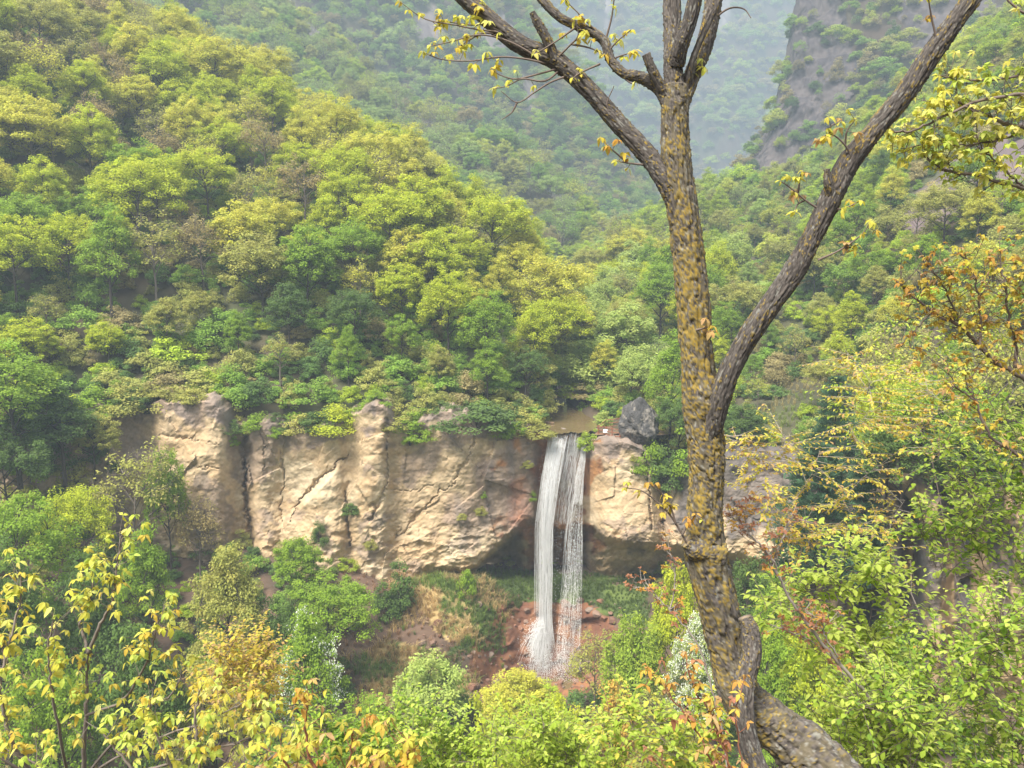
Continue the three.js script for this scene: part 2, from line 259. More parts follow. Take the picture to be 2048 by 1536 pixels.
// ---------------------------------------------------------------- the basin under the cliff
const BX = [-300, 0, 300, 600, 800, 950, 1000, 1060, 1120, 1200, 1300, 1450, 1700, 2000, 2700];
const BR = [
  [[1010, 66], [1130, 59], [1260, 53], [1450, 50], [1600, 48], [1900, 40]], [[1060, 71], [1160, 64], [1280, 58], [1440, 54], [1600, 51], [1900, 40]], [[1110, 77], [1200, 70], [1300, 64], [1420, 60], [1560, 56], [1900, 40]], [[1090, 79], [1180, 73], [1300, 68], [1420, 64], [1560, 59], [1900, 42]],
  [[1125, 80], [1200, 74], [1300, 70], [1400, 67], [1540, 61], [1900, 42]], [[1130, 83], [1172, 77.6], [1270, 73], [1360, 70.5], [1520, 62], [1900, 42]],
  [[1125, 90], [1172, 80], [1215, 77.5], [1345, 74.5], [1510, 62.5], [1900, 42]], [[1120, 92], [1168, 81], [1215, 79.2], [1350, 76.2], [1510, 62.5], [1900, 42]],
  [[1120, 92], [1168, 81.5], [1215, 79.6], [1350, 77.4], [1510, 62.5], [1900, 42]], [[1125, 90], [1172, 80.5], [1230, 78.5], [1345, 75.5], [1510, 62.5], [1900, 42]],
  [[1130, 87], [1178, 79], [1250, 75], [1340, 71], [1510, 61.5], [1900, 42]], [[1145, 80], [1190, 76], [1270, 71], [1350, 66], [1500, 60], [1900, 42]],
  [[1150, 70], [1210, 64], [1280, 60], [1370, 55], [1500, 50], [1900, 42]], [[1200, 60], [1260, 55], [1330, 50], [1420, 46], [1540, 42], [1900, 36]], [[1200, 56], [1260, 50], [1330, 45], [1420, 41], [1540, 37], [1900, 30]],
];
const basinTabs = [0, 1, 2, 3, 4, 5].map(k => BX.map((x, i) => [x, ...BR[i][k]]));
function basinAt(px, t) {   // t 0 .. 5 from the cliff's foot to the stream bed
  const k = Math.min(4, Math.floor(t)), f = t - k, g = (j) => { let a = 0, b = 0; for (let q = -2; q <= 2; q++) { const r = interp(basinTabs[j], px + q * 12); a += r[0]; b += r[1]; } return [a / 5, b / 5]; };
  const A = g(k), B = g(k + 1), p = at(px, A[0], A[1]).lerp(at(px, B[0], B[1]), f);
  const n = fbm(p.x * 0.3, p.y * 0.3, p.z * 0.3, 4), r = smooth(980, 1020, px) * smooth(1280, 1200, px) * smooth(1.4, 2, t) * smooth(4, 3.2, t);
  p.y += 0.9 * n + r * 0.9 * fbm(p.x * 0.7, p.y * 0.5, p.z * 0.7, 4); p.z += r * 1.6 * fbm(p.x * 0.5 + 4, p.y * 0.6, p.z * 0.5, 4);
  return p;
}
const STRAW = [0.40, 0.29, 0.13], SOIL = [0.13, 0.08, 0.055], TURF = [0.10, 0.135, 0.03], DEEP = [0.05, 0.075, 0.02], REDROCK = [0.165, 0.07, 0.04];
function basinGround(px, py, p) {
  const f = fbm(p.x * 0.35, p.y * 0.35, p.z * 0.35, 5), g = fbm(p.x * 0.9, p.y * 0.9, p.z * 0.9, 3);
  let c = mixc(SOIL, LITTER, clamp(0.5 + 2 * f));
  const X = px + 60 * f, Y = py + 40 * f;
  if (inside(X, Y, [[820, 1135], [960, 1145], [1000, 1180], [990, 1265], [900, 1285], [840, 1240]]) || inside(X, Y, [[720, 1330], [770, 1270], [900, 1310], [930, 1380], [760, 1420]])) c = mixc(STRAW, TURF, smooth(0.0, 0.15, g));
  else if (inside(X, Y, [[950, 1150], [1300, 1150], [1310, 1260], [1200, 1225], [1160, 1200], [1050, 1205], [1000, 1230], [960, 1320], [900, 1320], [960, 1240]])) c = mixc(TURF, DEEP, clamp(0.5 + 2.5 * f));
  else if (inside(X, Y, [[1005, 1200], [1060, 1195], [1215, 1215], [1225, 1290], [1200, 1400], [940, 1400], [960, 1330]])) c = mixc(REDROCK, [0.24, 0.11, 0.05], clamp(0.2 + 2.2 * g));
  return mulc(c, 1 + 0.3 * g);
}
structure('basin_ground', gridGeo(480, 260, (u, v) => { const px = lerp(-300, 2700, u), p = basinAt(px, v * 5), [x, y] = seen(p); return [p, basinGround(x, y, p)]; }, true), earth);
// the slope the photographer stands on
const nearGround = (x, z) => { const d = -z, r = x > 0 ? 0.1 * Math.min(x, 6) + 0.1 * Math.max(0, x - 8) * smooth(10, 30, d) : 0.2 * Math.max(x, -5); return (d < 5 ? 12.9 - 0.5 * d : 10.4 - 0.88 * (d - 5)) + r + 0.35 * fbm(x * 0.5, 2, z * 0.5, 3); };
structure('near_ground', gridGeo(120, 120, (u, v) => { const x = lerp(-45, 45, u), z = lerp(6, -46, v), p = V(x, Math.max(nearGround(x, z), -25), z); const n = fbm(x * 0.8, 0, z * 0.8, 4); return [p, mixc(LITTER, MOSS, clamp(0.5 + 1.5 * n))]; }), earth);

// ---------------------------------------------------------------- water
const stillWater = new THREE.MeshPhysicalMaterial({ color: new THREE.Color().setRGB(0.16, 0.115, 0.055), roughness: 0.12, specularIntensity: 0.8, side: THREE.DoubleSide });
{
  const bank = [[865, 1080, 1176], [858, 1078, 1190], [850, 1082, 1196], [840, 1092, 1186], [828, 1100, 1170], [815, 1106, 1154], [802, 1106, 1142], [790, 1108, 1138], [778, 1112, 1138]];
  structure('stream', gridGeo(30, 48, (u, v) => { const [l, r] = interp(bank.slice().reverse(), lerp(865, 778, v)), px = lerp(l, r, u), py = lerp(866 + 2.5 * noise(px * 0.14, 5) + 1.2 * noise(px * 0.4, 8), 778, v), dep = -PITCH + Math.atan((py - 768) / FOCAL), p = at(px, py, EYE.y / Math.tan(dep)); p.y = 0.02 * noise(p.x * 1.5, 3, p.z * 2.5) + 0.012 * noise(p.x * 4, 1, p.z * 6); return [p, WHITE]; }), stillWater);
  structure('stream_bed', gridGeo(60, 40, (u, v) => { const p = V(lerp(-2, 28, u), 0, lerp(-82.5, -116, v)); p.y = -0.35 + 0.25 * fbm(p.x * 0.5, 3, p.z * 0.5, 3) + 1.6 * smooth(12, 17, p.x) * smooth(-86, -92, p.z); const n = fbm(p.x, 1, p.z, 3); return [p, mixc([0.2, 0.13, 0.07], LITTER, clamp(0.5 + n))]; }), earth);
}
const foam = new THREE.MeshPhysicalMaterial({ color: new THREE.Color().setRGB(0.93, 0.93, 0.94), roughness: 1, specularIntensity: 0.3, transmission: 0.3, thickness: 0, side: THREE.DoubleSide });
const foamThin = new THREE.MeshPhysicalMaterial({ color: new THREE.Color().setRGB(0.9, 0.9, 0.91), roughness: 1, specularIntensity: 0.3, transmission: 0.5, thickness: 0, side: THREE.DoubleSide });
{
  const fall = base('waterfall'); fall.userData.kind = 'structure';
  const R = rng(77), strands = (n, left, right, r0, r1, ragged, A, core) => {   // left, right: [row, column, distance]; strands run between the two edges
    for (let i = 0; i < n; i++) {
      const e = core ? clamp(0.5 + (R() + R() + R() - 1.5) * 0.52) : R(), wob = R() * 100, torn = R() < ragged, start = torn ? R() * 0.97 - 0.04 : 0, end = torn ? start + 0.05 + R() * 0.25 : 1, rad = lerp(r0, r1, R() ** 2.6), pts = [];
      const y0 = left[0][0], y1 = left[left.length - 1][0], N = Math.max(4, Math.round(26 * (Math.min(1, end) - start)));
      for (let k = 0; k <= N; k++) {
        const t = lerp(Math.max(0, start), Math.min(1, end), k / N), y = lerp(y0, y1, t), [lx, ld] = interp(left, y), [rx, rd] = interp(right, y);
        const ee = clamp(e + 0.13 * noise(t * 5 + wob, wob) * smooth(0, 0.3, t) + 0.03 * noise(t * 22, wob));
        pts.push(at(lerp(lx, rx, ee), y, lerp(ld, rd, ee) - 0.5 * hash3(i, 3, 1) * smooth(0, 0.3, t) + 0.05 * noise(t * 16, wob)));
      }
      tube(A, pts, t => rad * (0.75 + 0.5 * noise(t * 14, wob)) * Math.min(1, t * 9 + 0.1, (1 - t) * 9 + 0.1), 3, WHITE, false);
    }
  };
  let A = new Acc();
  const mainL = [[861, 1098, 82.6], [868, 1096, 81.6], [880, 1096, 81], [920, 1090, 80.3], [980, 1083, 79.6], [1050, 1078, 79.2], [1240, 1078, 78.6], [1300, 1070, 78.1]], mainR = [[861, 1138, 82.6], [868, 1136, 81.6], [880, 1133, 81], [920, 1126, 80.4], [980, 1116, 79.7], [1050, 1106, 79.3], [1240, 1104, 78.6], [1300, 1110, 78.1]];
  strands(1750, mainL, mainR, 0.003, 0.02, 0.93, A, true);
  mesh('main_veil', A.geo(true), foam, fall);
  A = new Acc();
  strands(190, [[872, 1098, 81.1], [960, 1082, 80.2], [1050, 1070, 79.6], [1250, 1068, 78.9]], [[872, 1110, 81.1], [960, 1092, 80.2], [1050, 1083, 79.6], [1250, 1083, 78.9]], 0.003, 0.011, 0.75, A);
  mesh('side_strand', A.geo(true), foamThin, fall);
  A = new Acc();
  strands(620, [[861, 1132, 82.7], [868, 1132, 81.8], [930, 1122, 80.9], [1000, 1106, 80.4], [1050, 1100, 80.2]], [[861, 1162, 82.7], [868, 1162, 81.8], [930, 1156, 81], [1000, 1148, 80.6], [1050, 1142, 80.3]], 0.003, 0.012, 0.9, A);
  mesh('thin_film', A.geo(true), foamThin, fall);
  A = new Acc();
  strands(520, [[876, 1162, 81.6], [905, 1161, 80.9], [925, 1157, 80.6], [960, 1150, 80.3], [1010, 1146, 80]], [[876, 1172, 81.6], [905, 1171, 80.9], [925, 1171, 80.6], [960, 1167, 80.3], [1010, 1165, 80]], 0.003, 0.014, 0.88, A);
  strands(420, [[985, 1146, 80.1], [1060, 1130, 79.8], [1160, 1124, 78.4], [1230, 1118, 77.4], [1345, 1108, 76]], [[985, 1167, 80.1], [1060, 1165, 79.8], [1160, 1164, 78.4], [1230, 1163, 77.4], [1345, 1160, 76]], 0.003, 0.011, 0.985, A);
  mesh('broken_strand', A.geo(true), foam, fall);
  // flying drops and the splash at the foot
  const drop = new THREE.IcosahedronGeometry(1, 0), M = new THREE.Matrix4(), drops = [];
  const put = (p, s, st = 1) => drops.push([p, s, st]);
  for (let i = 0; i < 5200; i++) { const t = R() ** 0.8, y = lerp(985, 1345, t), l = lerp(1147, 1108, t), r = lerp(1166, 1162, Math.sqrt(t)); put(at(lerp(l, r, R()), y, lerp(80, 76, t * t) + 0.9 * (R() - 0.5)), 0.006 + 0.02 * R() ** 3, 1 + R() * 3); }
  for (let i = 0; i < 3600; i++) { const t = R(), y = lerp(900, 1290, t), m = lerp(1108, 1090, t); put(at(m + (R() + R() - 1) * 30, y, lerp(81, 78.2, t) + (R() - 0.5)), 0.005 + 0.014 * R() ** 2, 1 + R() * 3); }
  const foot = at(1074, 1344, 77.2);
  const gauss = () => R() + R() + R() + R() - 2;
  const lobes = Array.from({ length: 26 }, () => [-0.7 + gauss() * 2.7, 0.9 + gauss() * 1.5, 0.9 + gauss() * 1.0, 1250 + R() * 70]);
  for (let i = 0; i < 40000; i++) {   // drops thrown up in lobes from where the water strikes the rock
    const L = lobes[Math.floor(R() * 26)], c = at(1082 + gauss() * 7, L[3] + gauss() * 14, 77.9), t = R() ** 0.7 * 1.15, k = 0.75 + 0.5 * R();
    put(V(c.x + (L[0] + gauss() * 0.55) * t * k, Math.max(c.y + (L[1] + gauss() * 0.5) * t * k - 4.6 * t * t, foot.y - 0.4), c.z + (L[2] + gauss() * 0.4) * t * k), (0.01 + 0.032 * R() ** 2) * (1.15 - 0.55 * t), 1 + R());
  }
  for (let i = 0; i < 3500; i++) { const c = at(1128, 1376, 76.2), h = R() ** 1.5; put(V(c.x + (R() + R() - 1) * lerp(1.9, 0.8, h), c.y + h * 5, c.z + (R() - 0.5) * 1.6), 0.006 + 0.016 * R() ** 2, 1 + R() * 2); }
  for (let i = 0; i < 7000; i++) { const r = 4.2 * Math.sqrt(R()), a = R() * 6.283; put(V(foot.x + 1 + Math.cos(a) * r, foot.y + R() ** 2 * 4.5, foot.z + Math.sin(a) * r * 0.6 + 0.5), 0.004 + 0.006 * R(), 1); }
  const spray = shadows(new THREE.InstancedMesh(drop, foam, drops.length)); spray.name = 'spray'; spray.userData.kind = 'stuff';
  drops.forEach(([p, s, st], i) => spray.setMatrixAt(i, M.makeScale(s, s * st, s).setPosition(p))); fall.add(spray);
  // jets thrown out by the rock the water strikes
  A = new Acc();
  for (let i = 0; i < 420; i++) {
    const c = at(1084 + (R() - 0.5) * 18, 1256 + R() * 60, 77.9), a = R() * Math.PI * 2, v = 0.5 + R() * 2.1, up = 0.6 + R() * 2.4, pts = [];
    for (let k = 0; k <= 9; k++) { const t = k / 9 * 1.05; pts.push(V(c.x + Math.cos(a) * v * t - 0.75 * t, c.y + up * t - 4.4 * t * t, c.z + (Math.sin(a) * v * 0.7 + 0.9) * t)); }
    tube(A, pts, t => (0.004 + 0.011 * hash3(i, 5, 5)) * (1.1 - 0.7 * t), 3, WHITE, false);
  }
  mesh('splash', A.geo(true), foam, fall);
  structure('plunge_pool', gridGeo(24, 24, (u, v) => { const r = u * 3, a = v * 2 * Math.PI, c = at(1082, 1378, 75.2); return [V(c.x + Math.cos(a) * r * 1.25, c.y + 0.5 + 0.03 * noise(r * 4, a * 5), c.z + Math.sin(a) * r * 0.7), WHITE]; }), stillWater);
}

// ---------------------------------------------------------------- tree shapes
function leafQuad(A, p, n, size, len, col, R) {   // a small diamond leaf or leaf spray lying across n
  const t = V(R() - 0.5, R() - 0.5, R() - 0.5).cross(n).normalize(), b = V().crossVectors(n, t), c = mulc(col, 0.85 + 0.3 * R());
  const s = size * 0.5, l = size * len * 0.5;
  const a = A.vert(p.x - t.x * l, p.y - t.y * l, p.z - t.z * l, c), q = A.vert(p.x + b.x * s, p.y + b.y * s, p.z + b.z * s, c), d = A.vert(p.x + t.x * l, p.y + t.y * l, p.z + t.z * l, c), e = A.vert(p.x - b.x * s, p.y - b.y * s, p.z - b.z * s, c);
  A.tri(a, q, d); A.tri(a, d, e);
}
function ball(R) { let x, y, z; do { x = 2 * R() - 1; y = 2 * R() - 1; z = 2 * R() - 1; } while (x * x + y * y + z * z > 1); return V(x, y, z); }
function broadTree(seed, o = {}) {
  const R = rng(seed), h = o.h ?? 12, w = (o.w ?? 8.5) / 2, T = new Acc(), C = new Acc();
  const ry = h * (o.crown ?? 0.4), cy = h - ry * 0.96, lean = V(R() - 0.5, 0, R() - 0.5).multiplyScalar(h * 0.12), spine = [];
  for (let i = 0; i <= 6; i++) { const t = i / 6; spine.push(V(lean.x * t * t + 0.14 * (R() - 0.5) * (i ? 1 : 0), h * 0.8 * t - (i ? 0 : 0.8), lean.z * t * t + 0.14 * (R() - 0.5) * (i ? 1 : 0))); }
  tube(T, spine, t => h * 0.0155 * (1.15 - t), 6);
  const along = t => { const k = clamp(t) * 6, i = Math.min(5, Math.floor(k)); return spine[i].clone().lerp(spine[i + 1], k - i); };
  const joints = [], nl = o.limbs ?? 10;
  for (let i = 0; i < nl; i++) {
    const az = i * 2.4 + R() * 0.9, el = lerp(-0.35, 0.9, (i + R()) / nl), rr = 0.55 + 0.25 * R();
    const end = V(lean.x * 0.7 + Math.cos(az) * Math.cos(el) * w * rr, cy + Math.sin(el) * ry * rr, lean.z * 0.7 + Math.sin(az) * Math.cos(el) * w * rr), s = along(lerp(0.38, 0.85, (i + R() * 0.8) / nl)), m = s.clone().lerp(end, 0.5); m.y += 0.04 * h * (R() - 0.2);
    const pts = curve([s, m, end], 5); tube(T, pts, t => h * 0.0066 * (1.2 - t), 4, WHITE, false); joints.push(...pts.slice(2));
  }
  for (let k = 0; k < 5; k++) joints.push(along(0.7 + k * 0.07));
  const N = o.clumps ?? 150, per = o.per ?? 104, size = o.leaf ?? 0.15;
  for (let i = 0; i < N; i++) {
    const d = ball(R).normalize(); if (d.y < -0.3) d.y *= -0.7; if (o.cone) { const k = 1 - o.cone * d.y; d.x *= k; d.z *= k; d.y *= 1.12; }
    const r = 0.5 + 0.5 * Math.sqrt(R()), bump = 1 + 0.18 * noise(d.x * 2 + seed, d.y * 2, d.z * 2), c = V(lean.x * 0.8 + d.x * w * r * bump, cy + d.y * ry * r * bump, lean.z * 0.8 + d.z * w * r * bump);
    let best = joints[0], bd = 1e9; for (const j of joints) { const q = j.distanceTo(c) + (j.y > c.y ? 0.6 : 0); if (q < bd) { bd = q; best = j; } }
    const mid = best.clone().lerp(c, 0.5); mid.y += 0.12;
    tube(T, [best, mid, c], t => 0.032 * (1.1 - 0.85 * t) * (o.twig ?? 1), 3, WHITE, false);
    const cr = (o.clump ?? 1.0) * (0.6 + 0.8 * R()), cv = cr * (o.flat ?? 0.66), kk = 0.86 + 0.28 * R(), hue = 0.05 * (R() - 0.5), col = [kk * (1 + hue), kk * (1 - hue), kk];
    for (let k = 0; k < per; k++) {
      const q = ball(R); q.multiplyScalar(0.55 + 0.45 * R()); const n = V(q.x * 0.6 + (R() - 0.5) * 1.1, 0.75 + q.y * 0.5 + (R() - 0.5) * 0.7, q.z * 0.6 + (R() - 0.5) * 1.1).normalize();
      leafQuad(C, V(c.x + q.x * cr, c.y + q.y * cv - 0.12 * cr * (q.x * q.x + q.z * q.z), c.z + q.z * cr), n, size * (0.6 + 0.8 * R()), o.long ?? 1.5, col, R);
    }
    if (o.airy) for (let k = 0; k < 7; k++) { const q = ball(R).normalize(); q.y = Math.abs(q.y) + 0.3; tube(T, [c, c.clone().addScaledVector(q, 0.5 + R() * 0.9)], [0.016, 0.006], 3, WHITE, false); }
  }
  return { trunk: T.geo(true), crown: C.geo(), h };
}
function shrubShape(seed, o = {}) {
  const R = rng(seed), h = o.h ?? 2.6, w = (o.w ?? 3) / 2, T = new Acc(), C = new Acc(), N = o.clumps ?? 40, per = o.per ?? 84;
  for (let i = 0; i < N; i++) {
    const d = ball(R).normalize(); d.y = Math.abs(d.y); const r = 0.55 + 0.45 * Math.sqrt(R()), b = 1 + 0.25 * noise(d.x * 2 + seed, d.y * 2, d.z * 2), c = V(d.x * w * r * b, Math.max(0.25, d.y * h * 0.92 * r * b), d.z * w * r * b);
    const s = V((R() - 0.5) * 0.4, -0.2, (R() - 0.5) * 0.4); tube(T, curve([s, V(c.x * 0.35, c.y * 0.6, c.z * 0.35), c], 4), t => 0.03 * (1.1 - t), 3, WHITE, false);
    const cr = (o.clump ?? 0.55) * (0.7 + 0.6 * R()), kk = 0.86 + 0.28 * R(), hue = 0.05 * (R() - 0.5), col = [kk * (1 + hue), kk * (1 - hue), kk];
    for (let k = 0; k < per; k++) { const q = ball(R), n = V(q.x * 0.7 + (R() - 0.5), 0.6 + q.y * 0.5 + (R() - 0.5) * 0.8, q.z * 0.7 + (R() - 0.5)).normalize(); leafQuad(C, V(c.x + q.x * cr, c.y + q.y * cr * (o.flat ?? 0.6), c.z + q.z * cr), n, (o.leaf ?? 0.115) * (0.6 + 0.8 * R()), o.long ?? 1.5, col, R); }
  }
  return { trunk: T.geo(true), crown: C.geo(), h };
}
function pineShape(seed, h = 11, w = 5.4) {
  const R = rng(seed), T = new Acc(), C = new Acc();
  tube(T, [V(0, -0.6, 0), V(0.1, h * 0.5, 0), V(0, h, 0.05)], t => h * 0.014 * (1.12 - t), 6);
  for (let y = h * 0.16; y < h * 0.99; y += 0.42 + 0.35 * R()) {
    const reach = (w / 2) * (1 - y / h) ** 0.75 * (0.8 + 0.35 * R()) + 0.25, n = 5 + Math.floor(R() * 3), a0 = R() * 6;
    for (let i = 0; i < n; i++) {
      const a = a0 + i / n * 6.283 + (R() - 0.5) * 0.5, e = V(Math.cos(a) * reach, y + reach * 0.1 - 0.1, Math.sin(a) * reach), s = V(0, y, 0), m = s.clone().lerp(e, 0.5); m.y -= reach * 0.08;
      const pts = curve([s, m, e], 6); tube(T, pts, t => 0.035 * (1.1 - t), 3, WHITE, false);
      const kk = 0.8 + 0.4 * R(), col = [kk, kk, kk];
      for (let k = 0; k < 130; k++) { const t = 0.25 + 0.75 * Math.sqrt(R()), c = pts[Math.min(6, Math.round(t * 6))], q = ball(R).multiplyScalar(0.34 + 0.1 * reach); q.y *= 0.45; const dir = V(q.x + e.x * 0.2, 0.35 + q.y, q.z + e.z * 0.2).normalize(), nn = ball(R).cross(dir).normalize(); leafQuad(C, V(c.x + q.x, c.y + q.y, c.z + q.z), nn, 0.075, 5, col, R); }
    }
  }
  return { trunk: T.geo(true), crown: C.geo(), h };
}
const BROAD = [
  broadTree(101, { h: 12.5, w: 9 }), broadTree(102, { h: 14, w: 7.6, crown: 0.43, cone: 0.45 }), broadTree(103, { h: 11.5, w: 9.8, flat: 0.58 }), broadTree(104, { h: 13.5, w: 6.8, crown: 0.45, cone: 0.3, clump: 0.95 }),
  broadTree(105, { h: 12, w: 10.4, crown: 0.38, clumps: 160, flat: 0.6 }), broadTree(106, { h: 14, w: 9.2, crown: 0.42, clumps: 165 }), broadTree(107, { h: 10.5, w: 8, crown: 0.43, clumps: 170, clump: 0.8 }), broadTree(108, { h: 12.8, w: 8.4, flat: 0.6, cone: 0.35 }),
];
const AIRY = [
  broadTree(201, { h: 11, w: 7.6, airy: true, clumps: 60, per: 46, leaf: 0.19, clump: 1.25, flat: 0.62, twig: 1.2, crown: 0.42 }), broadTree(202, { h: 12.4, w: 8.4, airy: true, clumps: 64, per: 42, leaf: 0.18, clump: 1.3, flat: 0.6, twig: 1.2, crown: 0.42 }),
  broadTree(203, { h: 10, w: 7, airy: true, clumps: 54, per: 50, leaf: 0.18, clump: 1.2, flat: 0.7, crown: 0.42 }), broadTree(204, { h: 13.2, w: 8, airy: true, clumps: 66, per: 40, leaf: 0.2, clump: 1.25, flat: 0.55, crown: 0.43 }),
];
const FEATHER = [broadTree(301, { h: 8, w: 7.2, clumps: 90, per: 90, leaf: 0.15, clump: 0.9, flat: 0.75, crown: 0.46, limbs: 12, long: 2.2 }), broadTree(302, { h: 10, w: 7.6, clumps: 96, per: 90, leaf: 0.15, clump: 0.95, flat: 0.8, crown: 0.46, limbs: 12, long: 2.2 })];
const SHRUB = [shrubShape(401), shrubShape(402, { h: 3.2, w: 3.2 }), shrubShape(403, { h: 2.1, w: 3.4, flat: 0.4 }), shrubShape(404, { h: 3.6, w: 2.8, clumps: 40 }), shrubShape(405, { h: 2.4, w: 2.6, leaf: 0.09, per: 100 })];
const PINE = [pineShape(501, 11, 5.6), pineShape(502, 9, 5)];
const SHAPES = { broad: BROAD, airy: AIRY, feather: FEATHER, shrub: SHRUB, pine: PINE };
const KIND = { broad: ['broadleaf_tree', 'broadleaf tree', 'tree'], airy: ['budding_tree', 'thin-leaved budding tree', 'tree'], feather: ['feathery_tree', 'fine-leaved tree', 'tree'], shrub: ['shrub', 'shrub', 'shrub'], pine: ['pine_tree', 'pine', 'tree'] };
const protos = {};
function plant(kind, v, tone, p, h, turn, spread = 1, name) {   // a thing with a trunk and a crown, copied from the first of its shape
  const key = kind + v, S = SHAPES[kind][v]; let g;
  if (!protos[key]) { g = protos[key] = new THREE.Group(); mesh(kind === 'shrub' ? 'stem' : 'trunk', S.trunk, kind === 'airy' ? greyBark : darkBark, g); mesh(kind === 'shrub' ? 'foliage' : 'crown', S.crown, TONE[tone], g); } else g = protos[key].clone();
  g.name = numbered(name ?? KIND[kind][0]); g.children[1].material = TONE[tone];
  const s = h / S.h; g.scale.set(s * spread, s, s * spread); g.position.copy(p); g.rotation.y = turn; scene.add(g);
  return g;
}
const allThings = [];   // hillside plants wait here for their labels
function scatter(surf, n, gap, seed, accept, out = []) {
  const R = rng(seed), grid = new Map(), key = (a, b, c) => a + ',' + b + ',' + c;
  for (let k = 0; k < n; k++) {
    const u = R(), v = R(), p = surf(u, v), q = seen(p), g = accept(q[0], q[1], q[2], u, v, R); if (!g) continue;
    const s = gap * g, a = Math.floor(p.x / gap), b = Math.floor(p.y / gap), c = Math.floor(p.z / gap); let ok = true;
    for (let i = -1; i <= 1 && ok; i++) for (let j = -1; j <= 1 && ok; j++) for (let l = -1; l <= 1 && ok; l++) for (const o of grid.get(key(a + i, b + j, c + l)) ?? []) if (o.distanceTo(p) < s) { ok = false; break; }
    if (!ok) continue;
    const K = key(a, b, c); grid.has(K) ? grid.get(K).push(p) : grid.set(K, [p]); out.push({ p, px: q[0], py: q[1], D: q[2], u, v, r: R(), r2: R(), r3: R() });
  }
  return out;
}
const pond = (px, py) => inside(px, py, [[1060, 900], [1064, 846], [1090, 822], [1096, 795], [1104, 775], [1150, 775], [1160, 800], [1250, 840], [1262, 900]]);
const choose = (table, r) => { let s = 0; for (const [, w] of table) s += w; r *= s; for (const [k, w] of table) { r -= w; if (r <= 0) return k; } return table[table.length - 1][0]; };

// the left slope, tree by tree
for (const t of scatter(leftSlope.surf, 16000, 4.9, 11, (px, py, D, u, v) => px > -150 && px < 1200 && py < 900 && v < 1.0 && v > 0.03 && !pond(px, py) ? 1 : 0)) {
  const n = noise(t.p.x * 0.06, 5, t.p.z * 0.06);
  let table;
  if (t.px < 330 && t.py < 430) table = [['brownish', 1.6], ['olive', 3], ['yellow-green', 3], ['lime green', 2.2]];
  else if (t.px < 320) table = [['fresh green', 2.6], ['lime green', 3.4], ['olive', 1.5], ['yellow-green', 1]];
  else if (t.v < 0.14) table = [['olive', 2.5], ['fresh green', 3], ['dark green', 1], ['lime green', 2], ['brownish', 0.8]];
  else table = [['lime green', 5], ['yellow-green', 4], ['olive', n > 0 ? 2 : 0.6], ['brownish', 0.5], ['fresh green', 0.35]];
  const tone = choose(table, t.r), kind = tone === 'brownish' || (tone === 'olive' && t.r2 < 0.7) || (tone === 'yellow-green' && t.r2 < 0.3) ? 'airy' : 'broad';
  const low = t.v < 0.1 ? 0.62 : 1, h = (kind === 'airy' ? lerp(7.5, 11.5, t.r3) : lerp(7.5, 12.5, t.r3)) * low;
  allThings.push({ ...t, tone, kind, h, zone: 'left' });
}
// the valley floor behind the fall and the right slope
for (const t of scatter(rightSlope.surf, 12000, 5.4, 23, (px, py, D, u, v) => px > 1090 && px < 2180 && v < 0.99 && v > 0.035 && !pond(px, py) && !rightSlope.isRock(px, py) && !inside(px, py, [[1500, 850], [1560, 780], [1640, 735], [1670, 760], [1620, 830], [1560, 890]]) ? (px > 1600 ? 0.9 : 1) : 0)) {
  const table = t.px < 1500 ? [['lime green', 4], ['pale green', 4], ['yellow-green', 2.5], ['fresh green', 1.4], ['olive', 1]] : [['olive', 2.2], ['fresh green', 2.6], ['lime green', 2], ['yellow-green', 1.6], ['brownish', 0.8], ['dark green', 1.2]];
  const tone = choose(table, t.r), near = t.px > 1480;
  const kind = tone === 'pale green' ? 'feather' : tone === 'brownish' || (tone === 'olive' && t.r2 < 0.5) ? 'airy' : 'broad';
  const h = (kind === 'feather' ? lerp(5.5, 9.5, t.r3) : near ? lerp(4.5, 8, t.r3) : lerp(7, 11.5, t.r3)) * (t.v < 0.1 ? 0.7 : 1);
  allThings.push({ ...t, tone, kind, h, zone: near ? 'right' : 'valley' });
}
const clearOf = t => t.px > -180 && t.px < 2230;
const single = allThings.filter(clearOf).sort((a, b) => b.h / b.D - a.h / a.D), many = single.splice(300);
const VARIANT = { broad: 8, airy: 4, feather: 2, shrub: 4, pine: 2 };
for (const t of single) { t.o = plant(t.kind, Math.floor(t.r2 * 997) % VARIANT[t.kind], t.tone, t.p, t.h, t.r3 * 40, 0.92 + 0.22 * t.r2); }
